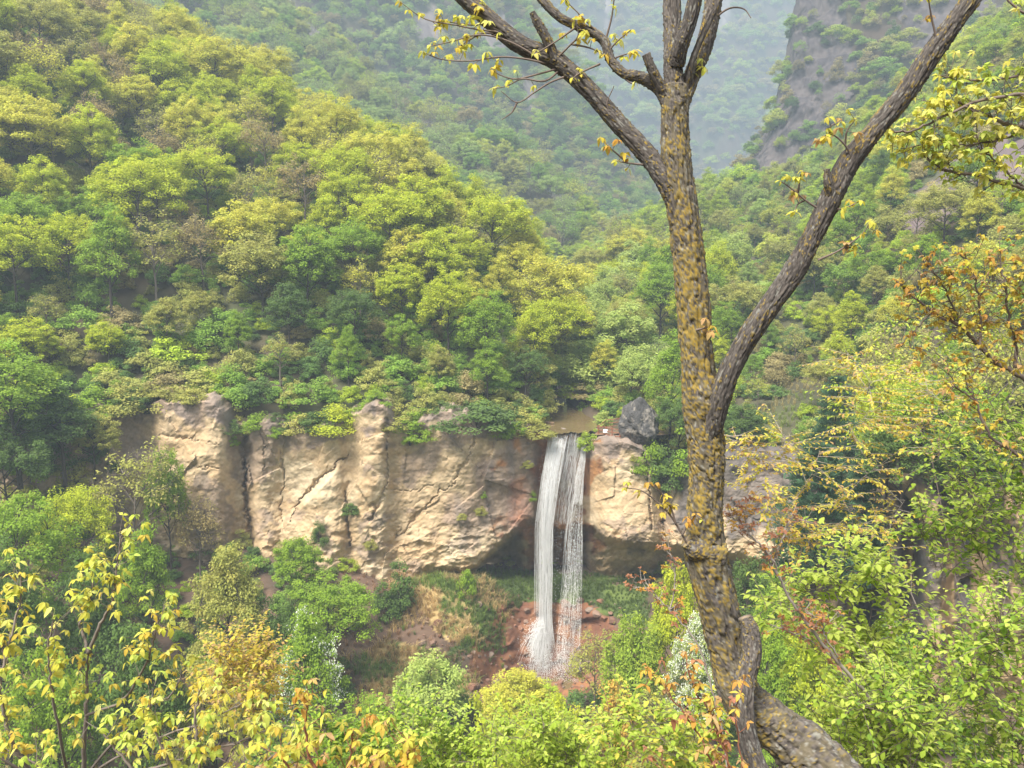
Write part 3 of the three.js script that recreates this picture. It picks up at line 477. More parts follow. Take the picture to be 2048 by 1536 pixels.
// labels: the zone is told by landmarks, then size and colour, then the place in a row counted from the left
{
  const zone = t => t.zone === 'left' ? (t.v < 0.12 ? 'on the cliff rim left' : t.v < 0.36 ? 'just above the left cliff rim' : t.v < 0.62 ? 'halfway up the left slope' : t.v < 0.84 ? 'high on the left slope' : 'on the crest of the left slope')
    : t.zone === 'valley' ? (t.v < 0.15 ? 'beside the upper stream' : t.v < 0.4 ? 'in the valley behind the waterfall' : 'far back in the valley') : (t.v < 0.2 ? 'low on the right slope' : t.v < 0.5 ? 'midway up the right slope' : 'high on the right slope');
  const rows = {};
  for (const t of single) { const tall = t.h > 10.5 ? 'tall' : t.h > 8 ? 'middling' : 'small', stem = `${tall} ${t.tone} ${KIND[t.kind][1]} ${zone(t)}`; (rows[stem] ??= []).push(t); }
  const ORD = ['first', 'second', 'third', 'fourth', 'fifth', 'sixth', 'seventh', 'eighth', 'ninth', 'tenth', 'eleventh', 'twelfth', 'thirteenth', 'fourteenth', 'fifteenth', 'sixteenth', 'seventeenth', 'eighteenth', 'nineteenth', 'twentieth'];
  for (const [stem, list] of Object.entries(rows)) { list.sort((a, b) => a.px - b.px); list.forEach((t, i) => tag(t.o, list.length === 1 ? stem : `${stem}, ${ORD[i] ?? 'last'} from left`, 'tree', t.zone === 'left' ? 'trees on the left slope' : t.zone === 'valley' ? 'trees in the valley' : 'trees on the right slope')); }
}
function massOf(name, list, shapes, scaleOf, tintOf, withTrunks = true) {   // vegetation that reads as one mass
  const g = base(name); g.userData.kind = 'stuff'; const M = new THREE.Matrix4(), Q = new THREE.Quaternion(), Y = V(0, 1, 0), c = new THREE.Color();
  shapes.forEach((S, k) => {
    const own = list.filter((t, i) => i % shapes.length === k); if (!own.length) return;
    for (const part of withTrunks ? ['crown', 'trunk'] : ['crown']) {
      const m = shadows(new THREE.InstancedMesh(S[part], part === 'crown' ? (name === 'rubble' ? stoneMaterial : plainLeaf) : greyBark, own.length)); m.name = name === 'rubble' ? 'stones' : part === 'crown' ? 'foliage' : 'trunks'; g.add(m);
      own.forEach((t, i) => { const s = scaleOf(t) / S.h, w = s * (0.9 + 0.3 * t.r2); m.setMatrixAt(i, M.compose(t.p, Q.setFromAxisAngle(Y, t.r3 * 40), V(w, s, w))); if (part === 'crown') { const q = tintOf(t); m.setColorAt(i, c.setRGB(...q)); } });
    }
  });
  return g;
}
const C_ = { lime: [0.43, 0.54, 0.045], yel: [0.52, 0.56, 0.09], olive: [0.41, 0.42, 0.11], brown: [0.40, 0.34, 0.15], green: [0.27, 0.42, 0.06], dark: [0.15, 0.25, 0.06], pale: [0.40, 0.51, 0.14] };
const tint = (table) => t => mulc(C_[choose(table, t.r)], 0.85 + 0.3 * t.r2);
const far2 = scatter(secondSlope.surf, 16000, 6.2, 31, (px, py, D, u, v) => px > 150 && px < 1330 && py < 900 && py > -160 && v < 1 && !secondSlope.isRock(px, py) ? 1 : 0);
massOf('left_slope_forest', many.filter(t => t.zone === 'left'), [BROAD[0], BROAD[1], AIRY[0], BROAD[7], BROAD[6], AIRY[3]], t => t.h, t => TONE[t.tone].color.toArray());
massOf('second_slope_forest', far2, [BROAD[0], AIRY[0], BROAD[6], AIRY[2], BROAD[3], AIRY[1]], t => lerp(9.5, 13.5, t.r3), tint([['lime', 2.2], ['yel', 1.6], ['pale', 3], ['olive', 1.6], ['brown', 0.6], ['green', 1.6]]));
massOf('valley_forest', many.filter(t => t.zone !== 'left'), [BROAD[1], FEATHER[0], BROAD[7], AIRY[3]], t => t.h, tint([['lime', 3], ['yel', 2], ['pale', 2], ['olive', 1.4], ['green', 1.3]]));
const far3 = scatter(thirdSlope.surf, 30000, 6, 37, (px, py, D, u, v) => px > 350 && px < 1420 && py > -200 && v < 1 && !thirdSlope.isRock(px, py) ? 1 : 0);
massOf('third_slope_forest', far3, [BROAD[0], AIRY[1], SHRUB[1], BROAD[4], SHRUB[3], AIRY[3]], t => lerp(7, 12, t.r3), tint([['green', 3.5], ['dark', 2], ['olive', 1.6], ['brown', 1], ['pale', 1.6], ['lime', 0.8]]), false);
const far4 = scatter(farSlope.surf, 40000, 11.5, 41, (px, py, D, u, v) => px > 1000 && px < 1700 && py > -200 && py < 450 && !farSlope.isRock(px, py) ? (noise(px * 0.02, py * 0.03, 4) > -0.25 ? 1 : 1.6) : 0);
massOf('mountain_scrub', far4, [SHRUB[0], SHRUB[2], BROAD[2]], t => lerp(7, 15, t.r3), tint([['green', 3], ['pale', 2], ['olive', 2.5], ['brown', 1.2], ['lime', 1]]), false);
const cragScrub = scatter(crag.surf, 16000, 4.6, 43, (px, py, D, u, v) => px > 1440 && px < 2200 && py > -200 && v < 1 ? (crag.isRock(px, py) ? (noise(px * 0.035, py * 0.05, 9) > 0.12 ? 1 : 0) : 1) : 0);
massOf('crag_scrub', cragScrub, [SHRUB[0], BROAD[6], SHRUB[2], AIRY[2], SHRUB[3]], t => lerp(3, 7, t.r3), tint([['green', 2.4], ['dark', 1.4], ['olive', 2.4], ['yel', 1], ['brown', 1], ['lime', 1]]), false);
// undergrowth between the trees
const under = [
  ...scatter(leftSlope.surf, 26000, 2.1, 51, (px, py, D, u, v) => px > -200 && px < 1200 && py < 900 && !pond(px, py) && v < 0.95 ? (v < 0.08 ? 0.8 : 1) : 0),
  ...scatter(rightSlope.surf, 26000, 2.2, 53, (px, py, D, u, v) => px > 1100 && px < 2200 && v < 0.95 && !pond(px, py) && !inside(px, py, [[1500, 850], [1560, 780], [1640, 735], [1670, 760], [1620, 830], [1560, 890]]) ? (rightSlope.isRock(px, py) ? (noise(px * 0.04, py * 0.06) > 0.4 ? 1.4 : 0) : 1) : 0),
];
massOf('undergrowth', under, SHRUB, t => lerp(1.3, 3.4, t.r3), tint([['green', 2.6], ['dark', 1.8], ['olive', 2.6], ['lime', 1], ['brown', 1]]), false);

// ---------------------------------------------------------------- plants of the basin and of the rims, one by one
TONE['pine green'] = leafMaterial(0.075, 0.15, 0.075, 0.25);
TONE['spring green'] = leafMaterial(0.34, 0.45, 0.05);
function groundAt(px, D) {   // the basin's floor, or the photographer's slope, below a column at a distance
  let lo = 0, hi = 5;
  for (let k = 0; k < 26; k++) { const m = (lo + hi) / 2; -basinAt(px, m).z > D ? lo = m : hi = m; }
  const p = basinAt(px, lo), x = at(px, 1300, D).x;
  if (D < 44) return V(x, nearGround(x, -D), -D);
  return p;
}
const brownStone = matte(0.22, 0.14, 0.085), greyStone = matte(0.2, 0.165, 0.135);
const widths = new Map();
const widthOf = S => { if (!widths.has(S)) { S.crown.computeBoundingBox(); const b = S.crown.boundingBox; widths.set(S, (b.max.x - b.min.x + b.max.z - b.min.z) / 2); } return widths.get(S); };
function stand(kind, v, tone, px, top, wide, D, label, foot, group) {   // top row, width in columns, distance; foot row if it grows on a ledge
  const p = foot === undefined ? groundAt(px, D) : at(px, foot, D); p.y -= 0.15;
  const h = at(px, top, D).y - p.y, S = SHAPES[kind][v], spread = clamp(wide * D / FOCAL / (widthOf(S) * h / S.h), 0.45, 2.2);
  return tag(plant(kind, v, tone, p, h, px * 0.7, spread), label, KIND[kind][2], group);
}
stand('broad', 2, 'fresh green', 60, 985, 240, 58, 'wide fresh green tree at the left edge below the grey cliff end');
stand('broad', 0, 'lime green', 160, 965, 170, 64, 'lime green tree left of the olive tree growing before the cliff');
stand('airy', 1, 'olive', 272, 885, 210, 71, 'broad olive tree spreading in front of the left end of the cliff');
stand('broad', 6, 'fresh green', 345, 905, 85, 73, 'small bright green crown touching the tan cliff at its left');
stand('broad', 3, 'fresh green', 312, 1050, 125, 62, 'pointed fresh green tree below the left end of the tan cliff');
stand('broad', 5, 'dark green', 30, 1090, 220, 50, 'dark green tree behind the yellow-leaved sapling at the left edge');
stand('broad', 1, 'dark green', 205, 1120, 190, 54, 'dark green tree behind the top of the yellow-leaved sapling');
stand('broad', 7, 'olive', 468, 1102, 200, 60, 'dome-shaped olive and orange tree under the tan cliff');
stand('airy', 2, 'brownish', 402, 1000, 100, 73, 'thin brownish tree against the foot of the tan cliff');
stand('broad', 6, 'fresh green', 592, 1078, 120, 71, 'fresh green tree at the cliff foot under the long diagonal crack');
stand('broad', 4, 'fresh green', 655, 1150, 210, 66, 'wide fresh green tree left of the dry grass slope');
stand('broad', 2, 'dark green', 560, 1190, 160, 61, 'dark green tree between the olive dome and the blossoming tree');
stand('shrub', 3, 'dark green', 800, 1108, 78, 73.5, 'tall dark evergreen bush at the cliff foot beside dry grass', undefined, 'dark bushes at the cliff foot');
stand('shrub', 1, 'dark green', 775, 1148, 80, 72.4, 'round dark evergreen bush leaning on the taller dark bush', undefined, 'dark bushes at the cliff foot');
stand('shrub', 0, 'dark green', 604, 1058, 62, 76, 'small dark bush on the cliff ledge above the fresh green tree', 1122);
stand('shrub', 4, 'dark green', 640, 1040, 42, 76, 'smallest dark bush on the cliff ledge', 1086);
stand('shrub', 0, 'fresh green', 935, 1120, 50, 76.5, 'little green bush at the mouth of the dark cave');
stand('feather', 0, 'pale green', 865, 1318, 190, 62, 'pale feathery willow below the dry grass slope');
stand('broad', 6, 'yellow-green', 1035, 1352, 170, 61, 'yellow-green tree in front of the splash pool');
stand('shrub', 1, 'lime green', 985, 1385, 120, 55, 'lime green bush left of the yellow-green tree by the pool');
stand('airy', 0, 'olive', 1188, 1258, 140, 66, 'thin olive tree just right of the splash');
stand('feather', 1, 'spring green', 1272, 1225, 150, 60, 'bright green feathery tree right of the waterfall foot');
stand('broad', 6, 'lime green', 1345, 1135, 125, 62, 'lime green tree behind the lichen-covered trunk under the overhang');
stand('broad', 3, 'orange-tan', 1215, 1378, 180, 48, 'orange-tan tree below the bright green feathery tree');
stand('broad', 2, 'lime green', 1110, 1392, 170, 46, 'lime green tree in front of the yellow-green one by the pool');
stand('airy', 2, 'olive', 1310, 1400, 150, 45, 'thin olive tree left of the lichen-covered trunk');
stand('broad', 5, 'fresh green', 1560, 1150, 170, 52, 'fresh green tree right of the trunk before the grey cliff');
stand('broad', 0, 'lime green', 1640, 1240, 210, 46, 'lime green tree seen between the trunk and the reddish-budded branches');
stand('broad', 3, 'fresh green', 1530, 1270, 150, 47, 'fresh green tree close beside the double lower trunk');
stand('broad', 1, 'fresh green', 1760, 1260, 220, 45, 'fresh green tree below the right-hand rock buttress');
stand('broad', 6, 'dark green', 1480, 1125, 110, 60, 'dark green tree under the overhang right of the trunk');
stand('broad', 4, 'olive', 440, 1290, 210, 50, 'olive tree behind the tan-leaved tree at lower left');
stand('broad', 7, 'dark green', 300, 1260, 230, 46, 'dark green tree behind the middle of the yellow-leaved sapling');
stand('broad', 2, 'fresh green', 110, 1290, 240, 44.5, 'fresh green tree behind the lowest yellow leaves at left');
stand('broad', 5, 'fresh green', 720, 1400, 150, 50, 'fresh green tree right of the blossoming tree');
stand('broad', 0, 'lime green', 850, 1440, 170, 45, 'lime green tree in front of the pale willow');
// two trees in white blossom
for (const [px, top, wide, D, label] of [[625, 1238, 175, 56, 'green tree flecked with white blossom at lower left'], [1384, 1238, 85, 55, 'white blossoming tree just left of the trunk']]) {
  const dense = px > 1000, g = stand('broad', 7, dense ? 'pale green' : 'fresh green', px, top, wide, D, label);
  const R = rng(px), A = new Acc(), P = SHAPES.broad[7].crown.attributes.position, patch = V(1.5, 8.5, 2.5);
  for (let i = 0; i < P.count; i += dense ? 8 : 12) { const p = V(P.getX(i), P.getY(i), P.getZ(i)); if (dense || noise(p.x * 0.5, p.y * 0.5, p.z * 0.5) > 0.05) { for (let k = 0; k < 3; k++) leafQuad(A, p.clone().add(ball(R).multiplyScalar(0.2)), ball(R).add(V(0, 1, 0)).normalize(), 0.16, 1, WHITE, R); } }
  mesh('blossom', A.geo(), TONE.blossom ??= leafMaterial(0.72, 0.74, 0.66, 0.3), g);
}
// pines and bushes on the right rim, by the boulder and along the pond
stand('pine', 0, 'pine green', 1662, 748, 165, 62, 'upper dark pine on the right rim', 1010);
stand('pine', 1, 'pine green', 1625, 880, 250, 54, 'lower dark pine leaning over the right-hand cliff', 1180);
stand('pine', 0, 'pine green', 1715, 900, 170, 53, 'narrow dark pine behind the orange maple sprays', 1190);
stand('airy', 3, 'olive', 1790, 640, 190, 56, 'olive tree right of the upper pine', 1010);
stand('broad', 2, 'lime green', 1770, 720, 170, 53, 'lime green tree right of the upper pine, below the olive one', 1030);
stand('broad', 4, 'fresh green', 1880, 740, 200, 49, 'fresh green tree at right behind the maple sprays', 1030);
stand('broad', 0, 'dark green', 1800, 830, 190, 50, 'dark green tree above the right-hand rock buttress', 1060);
stand('broad', 6, 'dark green', 1930, 840, 190, 46, 'dark green tree at right above the tan buttress', 1050);
stand('airy', 0, 'olive', 1960, 640, 200, 52, 'olive tree near the right edge behind orange leaves', 1010);
stand('broad', 1, 'fresh green', 1338, 676, 130, 83, 'bright green tree behind the dark boulder', 900);
stand('broad', 4, 'dark green', 1355, 780, 130, 80, 'dark green tree between the boulder and the trunk', 940);
stand('shrub', 2, 'fresh green', 1300, 858, 90, 78.6, 'dark bush hanging below the boulder', 940);
stand('shrub', 1, 'dark green', 1330, 880, 90, 78, 'dark green bush in the cleft right of the boulder', 975);
stand('shrub', 3, 'fresh green', 1385, 830, 110, 77.5, 'arching green bush touching the trunk above the grey rock', 950);
stand('broad', 6, 'dark green', 1480, 810, 110, 79, 'dark green tree right of the trunk on the grey rock', 915);
stand('shrub', 1, 'spring green', 1178, 858, 55, 80.6, 'bright green bush growing in the lip of the waterfall', 898);
stand('feather', 0, 'pale green', 1205, 680, 200, 101, 'large pale willow leaning over the pond', 846);
stand('feather', 1, 'pale green', 1290, 690, 170, 98, 'rounded pale willow behind the wooden railing', 860);
stand('feather', 0, 'spring green', 1150, 640, 150, 116, 'bright willow at the back of the pond', 800);
stand('broad', 2, 'olive', 1055, 690, 150, 93, 'olive tree overhanging the left bank of the pond', 838);
stand('shrub', 2, 'yellow-green', 1066, 800, 70, 86, 'yellow-green bush at the left bank of the pond', 856);
stand('broad', 5, 'fresh green', 40, 690, 230, 69, 'fresh green tree hiding the cliff end at the left edge', 960);
stand('broad', 1, 'dark green', 130, 770, 170, 71, 'dark green tree on the dim left end of the cliff', 960);
stand('broad', 4, 'dark green', 20, 860, 200, 66, 'dark green tree below the cliff end at the left edge', 1060);
stand('broad', 6, 'olive', 190, 830, 110, 73, 'small olive tree on the dim left end of the cliff', 950);
stand('feather', 1, 'spring green', 1252, 510, 150, 165, 'rounded fine-leaved light green tree standing out in the valley', 650);
stand('shrub', 2, 'pale green', 1206, 812, 60, 88, 'pale green bush between the pond and the railing', 850);
stand('shrub', 0, 'fresh green', 1172, 796, 50, 97, 'fresh green bush on the right bank of the pond', 832);
stand('shrub', 4, 'olive', 1084, 818, 44, 90, 'little olive bush at the water edge, left bank of the pond', 844);
[[1078, 866, 82.4, 0.55, 'low brown stone at the left end of the waterfall lip'], [1172, 868, 82.6, 0.5, 'low brown stone at the right end of the waterfall lip'], [1128, 858, 84, 0.3, 'small stone in the shallow water above the lip'], [1098, 846, 87, 0.45, 'flat stone at the left water edge'], [1190, 862, 84.2, 0.5, 'brown stone below the railing at the water edge']].forEach(([px, py, D, s, label], k) => { const m = mesh('stone', stone(40 + k), k % 2 ? brownStone : greyStone); m.position.copy(at(px, py, D)); m.scale.set(s * 1.5, s * 0.7, s); m.rotation.y = k; tag(m, label, 'stone', 'stones by the pond'); });
// the bushes that hang over the cliff rim
{
  const list = [], R = rng(611), LEFT = 'bushes along the cliff rim';
  for (let px = -40; px < 1075; px += 21 + R() * 14) {
    const bald = px > 315 && px < 432 || px > 708 && px < 772 || px > 866 && px < 945; if (bald && R() < 0.35) continue;
    const py = rimY(px) + (bald ? -6 : 14 * R()), D = soft(faceDepth, px, 9) + (bald ? 1 : 0.1) + R() * 1.2, h = (bald ? 1.2 : 1.6) + (bald ? 0.8 : 2.2) * R();
    list.push({ px, o: plant('shrub', Math.floor(R() * 5), (list.tone = choose([['fresh green', 3], ['dark green', 3], ['olive', 3], ['lime green', 1.2]], R())), at(px, py + 8, D), h, px, 1.1 + 0.5 * R()), tone: list.tone, h });
  }
  for (const [px, py, s, tone] of [[10, 900, 3.2, 'dark green'], [60, 930, 3, 'fresh green'], [105, 905, 3.1, 'dark green'], [150, 935, 2.8, 'olive'], [190, 900, 2.4, 'dark green'], [215, 860, 2.2, 'olive'], [40, 985, 3, 'olive'], [120, 985, 2.7, 'dark green'], [235, 925, 1.8, 'dark green'], [80, 870, 2.8, 'dark green'], [165, 865, 2.3, 'fresh green'], [705, 1012, 1.6, 'dark green'], [960, 1018, 1.1, 'olive'], [968, 988, 0.8, 'fresh green'], [842, 862, 1.8, 'fresh green'], [820, 875, 1.4, 'fresh green'], [1052, 925, 1.0, 'olive'], [1064, 990, 1.0, 'fresh green'], [740, 1085, 1.2, 'olive'], [466, 878, 1.3, 'fresh green'], [925, 1030, 0.9, 'olive'], [555, 860, 1.5, 'fresh green'], [1266, 915, 0.7, 'olive']])
    list.push({ px, o: plant('shrub', Math.floor(px) % 5, tone, at(px, py + s * 10, cliffPoint(px, py) - 0.1), s, px, 1), tone, h: s, face: true });
  const rows = {};
  for (const t of list) (rows[`${t.h > 2.6 ? 'large' : t.h > 1.9 ? 'middling' : 'small'} ${t.tone} bush ${t.face ? 'growing out of the cliff face' : 'hanging over the left cliff rim'}`] ??= []).push(t);
  const ORD = ['first', 'second', 'third', 'fourth', 'fifth', 'sixth', 'seventh', 'eighth', 'ninth', 'tenth'];
  for (const [stem, l] of Object.entries(rows)) { l.sort((a, b) => a.px - b.px); l.forEach((t, i) => tag(t.o, l.length === 1 ? stem : `${stem}, ${ORD[i] ?? 'last'} from left`, 'bush', LEFT)); }
}
const stoneMaterial = matte(1, 1, 1);
function stone(seed) { const g = new THREE.IcosahedronGeometry(1, 3), P = g.attributes.position, c = new Float32Array(P.count * 3).fill(1); for (let i = 0; i < P.count; i++) { const p = V(P.getX(i), P.getY(i), P.getZ(i)); let k = 1; for (let q = 0; q < 8; q++) { const n = V(hash3(seed, q, 1) - 0.5, hash3(seed, q, 2) - 0.5, hash3(seed, q, 3) - 0.5).normalize(), s = p.dot(n); if (s > 0.62) k = Math.min(k, 0.62 / s); } k *= 1 + 0.12 * fbm(p.x * 2 + seed, p.y * 2, p.z * 2, 3); P.setXYZ(i, p.x * k * 1.2, p.y * k * 0.8, p.z * k); } g.setAttribute('color', new THREE.BufferAttribute(c, 3)); g.deleteAttribute('normal'); g.deleteAttribute('uv'); return g; }
// scrub on the basin's sides and below the photographer, and the grass
{
  const surf = (u, v) => basinAt(lerp(-280, 1980, u), v * 5);
  const bare = (px, py) => inside(px, py, [[700, 1150], [800, 1120], [1320, 1130], [1320, 1262], [1250, 1400], [860, 1420], [700, 1440], [690, 1330]]);
  const scrub = scatter(surf, 9000, 1.9, 71, (px, py, D) => py < 1800 && !bare(px, py) ? 1 : 0);
  massOf('basin_scrub', scrub, SHRUB, t => lerp(1, 2.6, t.r3), tint([['green', 3], ['dark', 2.4], ['olive', 2], ['lime', 1], ['brown', 1.2]]), false);
  const near = []; const R = rng(73);
  for (let k = 0; k < 1500; k++) { const x = lerp(-34, 40, R()), z = -lerp(22, 45, R()), p = V(x, nearGround(x, z) - 0.1, z), q = seen(p); near.push({ p, px: q[0], py: q[1], D: q[2], r: R(), r2: R(), r3: R() }); }
  massOf('slope_scrub', near, SHRUB, t => lerp(0.9, 2.2, t.r3), tint([['green', 3], ['lime', 2], ['olive', 1.4], ['dark', 1]]), false);
  const tuft = (seed, n, h, droop) => { const A = new Acc(), r = rng(seed); for (let i = 0; i < n; i++) { const a = r() * 6.283, l = h * (0.6 + 0.6 * r()), o = V((r() - 0.5) * 0.3, -0.05, (r() - 0.5) * 0.3), w = 0.016, c = mulc(WHITE, 0.8 + 0.4 * r()), d = droop * (0.5 + r()); const sx = -Math.sin(a) * w, sz = Math.cos(a) * w; const b0 = A.vert(o.x - sx, o.y, o.z - sz, c), b1 = A.vert(o.x + sx, o.y, o.z + sz, c), m0 = A.vert(o.x + Math.cos(a) * l * 0.25 * d - sx, o.y + l * 0.62, o.z + Math.sin(a) * l * 0.25 * d - sz, c), m1 = A.vert(o.x + Math.cos(a) * l * 0.25 * d + sx, o.y + l * 0.62, o.z + Math.sin(a) * l * 0.25 * d + sz, c), t = A.vert(o.x + Math.cos(a) * l * d, o.y + l * 0.86, o.z + Math.sin(a) * l * d, c); A.tri(b0, b1, m0); A.tri(b1, m1, m0); A.tri(m0, m1, t); } return { crown: A.geo(), h: 1 }; };
  const GR = [tuft(1, 26, 0.9, 0.6), tuft(2, 22, 1.0, 0.8), tuft(3, 30, 0.8, 0.5)];
  const straw = scatter(surf, 60000, 0.42, 79, (px, py, D) => { const f = 40 * noise(px * 0.02, py * 0.03, 3); return inside(px + f, py + f * 0.6, [[815, 1140], [950, 1145], [1005, 1180], [985, 1262], [900, 1282], [835, 1245], [790, 1260], [745, 1300]]) || inside(px + f, py, [[705, 1340], [760, 1285], [910, 1325], [950, 1400], [720, 1440]]) ? 1 : 0; });
  massOf('dry_grass', straw, GR, t => lerp(0.6, 1.25, t.r3), t => noise(t.p.x * 0.5, 2, t.p.z * 0.6) > 0.3 ? [0.2, 0.29, 0.05] : mulc([0.6, 0.45, 0.22], 0.8 + 0.4 * t.r), false);
  const dead = scatter(surf, 60000, 0.6, 91, (px, py, D) => bare(px, py) && px < 1010 + 25 * noise(px * 0.05, py * 0.05) && py > 1180 || inside(px, py, [[620, 1140], [760, 1120], [800, 1240], [700, 1340], [640, 1330]]) ? 1 : 0);
  massOf('withered_herbs', dead, GR, t => lerp(0.35, 0.85, t.r3), t => noise(t.p.x * 0.4, 7, t.p.z * 0.5) > 0.15 ? [0.19, 0.26, 0.06] : mulc([0.36, 0.22, 0.13], 0.7 + 0.6 * t.r), false);
  const turf = scatter(surf, 90000, 0.27, 83, (px, py, D) => inside(px + 30 * noise(px * 0.03, py * 0.03), py + 12 * noise(px * 0.03, py * 0.03, 5), [[820, 1128], [960, 1140], [1320, 1145], [1300, 1265], [1235, 1235], [1190, 1205], [1060, 1200], [1010, 1215], [985, 1300], [900, 1320], [965, 1210], [820, 1145]]) ? 1 : 0);
  massOf('turf', turf, GR, t => lerp(0.35, 0.8, t.r3), t => mulc([0.15, 0.22, 0.045], 0.75 + 0.5 * t.r), false);
  const stones = scatter(surf, 60000, 0.75, 95, (px, py, D) => inside(px, py, [[840, 1250], [1000, 1190], [1240, 1200], [1250, 1300], [1180, 1430], [860, 1430]]) && noise(px * 0.03, py * 0.04, 6) > -0.2 ? 1 : 0);
  massOf('rubble', stones, [31, 32, 33].map(k => ({ crown: stone(k), h: 2 })), t => 0.25 + 0.9 * t.r3 ** 3, t => mulc(mixc([0.17, 0.08, 0.05], [0.2, 0.15, 0.12], t.r), 0.7 + 0.6 * t.r2), false);
  const glade = scatter(rightSlope.surf, 60000, 0.6, 87, (px, py) => inside(px, py, [[1490, 870], [1560, 775], [1640, 730], [1675, 760], [1620, 840], [1560, 900]]) ? 1 : 0);
  massOf('glade_grass', glade, GR, t => lerp(0.5, 1, t.r3), t => noise(t.p.x * 0.3, 1, t.p.z * 0.3) > 0 ? [0.26, 0.32, 0.08] : [0.45, 0.38, 0.18], false);
}
// ---------------------------------------------------------------- boulder, railing, notice, path posts
function rockShape(seed, rx, ry, rz) {
  const g = new THREE.IcosahedronGeometry(1, 24), P = g.attributes.position, c = new Float32Array(P.count * 3);
  for (let i = 0; i < P.count; i++) {
    const p = V(P.getX(i), P.getY(i), P.getZ(i)); let k = 1;
    for (let q = 0; q < 10; q++) { const n = V(hash3(seed, q, 1) - 0.5, hash3(seed, q, 2) - 0.5, hash3(seed, q, 3) - 0.5).normalize(), d = 0.62 + 0.2 * hash3(seed, q, 4), s = p.dot(n); if (s > d) k = Math.min(k, d / s); }   // chopped flats
    k *= 1 + 0.16 * fbm(p.x * 3 + seed, p.y * 3, p.z * 3, 5) - 0.03 * smooth(0.1, 0, Math.abs(noise(p.x * 2.5 + 5, p.y * 6, p.z * 2.5 + seed)));
    P.setXYZ(i, p.x * rx * k, p.y * ry * k, p.z * rz * k);
    const f = fbm(p.x * 4, p.y * 4, p.z * 4 + seed, 5); c.set(mulc(mixc([0.07, 0.066, 0.066], [0.19, 0.17, 0.15], smooth(0.02, 0.2, f)), 0.9 + 0.3 * noise(p.x * 30, p.y * 30, p.z * 30)), i * 3);
  }
  g.setAttribute('color', new THREE.BufferAttribute(c, 3)); g.computeVertexNormals(); return g;
}
{
  const b = mesh('boulder', rockShape(11, 2.3, 2.7, 2.1), earth); b.position.copy(at(1281, 848, 80)); b.rotation.set(0.15, 0.4, 0.22); tag(b, 'big dark grey boulder perched on the rim right of the waterfall', 'boulder');
  const b2 = mesh('boulder', rockShape(8, 1.5, 0.55, 1.2), earth); b2.position.copy(at(1258, 899, 78.6)); tag(b2, 'flat pale slab of rock under the dark boulder', 'boulder');
  const wood = new THREE.MeshStandardMaterial({ color: new THREE.Color().setRGB(0.23, 0.085, 0.045), roughness: 0.8 });
  const posts = [[1196, 872, 83.2], [1212, 874, 82.4], [1224, 877, 81.6], [1240, 879, 80.8], [1239, 856, 86.5], [1212, 858, 87]];
  const f = base('wooden_railing', at(...posts[0])), o = f.position, top = i => at(...posts[i]).sub(o);
  posts.forEach((q, i) => { const A = new Acc(), p = top(i); tube(A, [V(p.x, p.y - 0.7, p.z), V(p.x, p.y + 1.18, p.z)], [0.075, 0.07], 8); mesh('post', A.geo(true), wood, f); });
  for (const [i, j] of [[0, 1], [1, 2], [2, 3], [0, 5], [5, 4]]) for (const y of [0.3, 0.68, 1.05]) { const A = new Acc(), a = top(i), c = top(j); a.y += y; c.y += y; tube(A, [a, a.clone().lerp(c, 0.5).add(V(0, -0.03, 0)), c], [0.045, 0.045, 0.045], 6); mesh('rail', A.geo(true), wood, f); }
  tag(f, 'reddish brown railing of posts and rails beside the waterfall lip', 'railing');
  const s = base('notice_board', at(1211, 862, 82.3)); const plate = mesh('plate', new THREE.BoxGeometry(0.5, 0.36, 0.03), new THREE.MeshStandardMaterial({ color: 0xe9edf2, roughness: 0.5 }), s); const rim = mesh('frame', new THREE.BoxGeometry(0.54, 0.4, 0.02), new THREE.MeshStandardMaterial({ color: 0x9a8f86, roughness: 0.7 }), s); rim.position.z = -0.016; plate.position.z = 0.006; tag(s, 'small white notice plate fixed to the railing', 'sign');
  for (const [k, q] of [[1568, 800, 92], [1607, 790, 95], [1632, 770, 97], [1585, 772, 99]].entries()) { const A = new Acc(), p = at(...q); tube(A, [V(0, -0.8, 0), V(0.02, 1.0, 0)], [0.09, 0.08], 7); const m = mesh('path_post', A.geo(true), wood); m.position.copy(p); tag(m, ['path post lowest on the grassy glade', 'path post second up on the grassy glade', 'path post topmost at the right of the glade', 'path post topmost at the left of the glade'][k], 'post', 'posts along the hillside path'); }
}

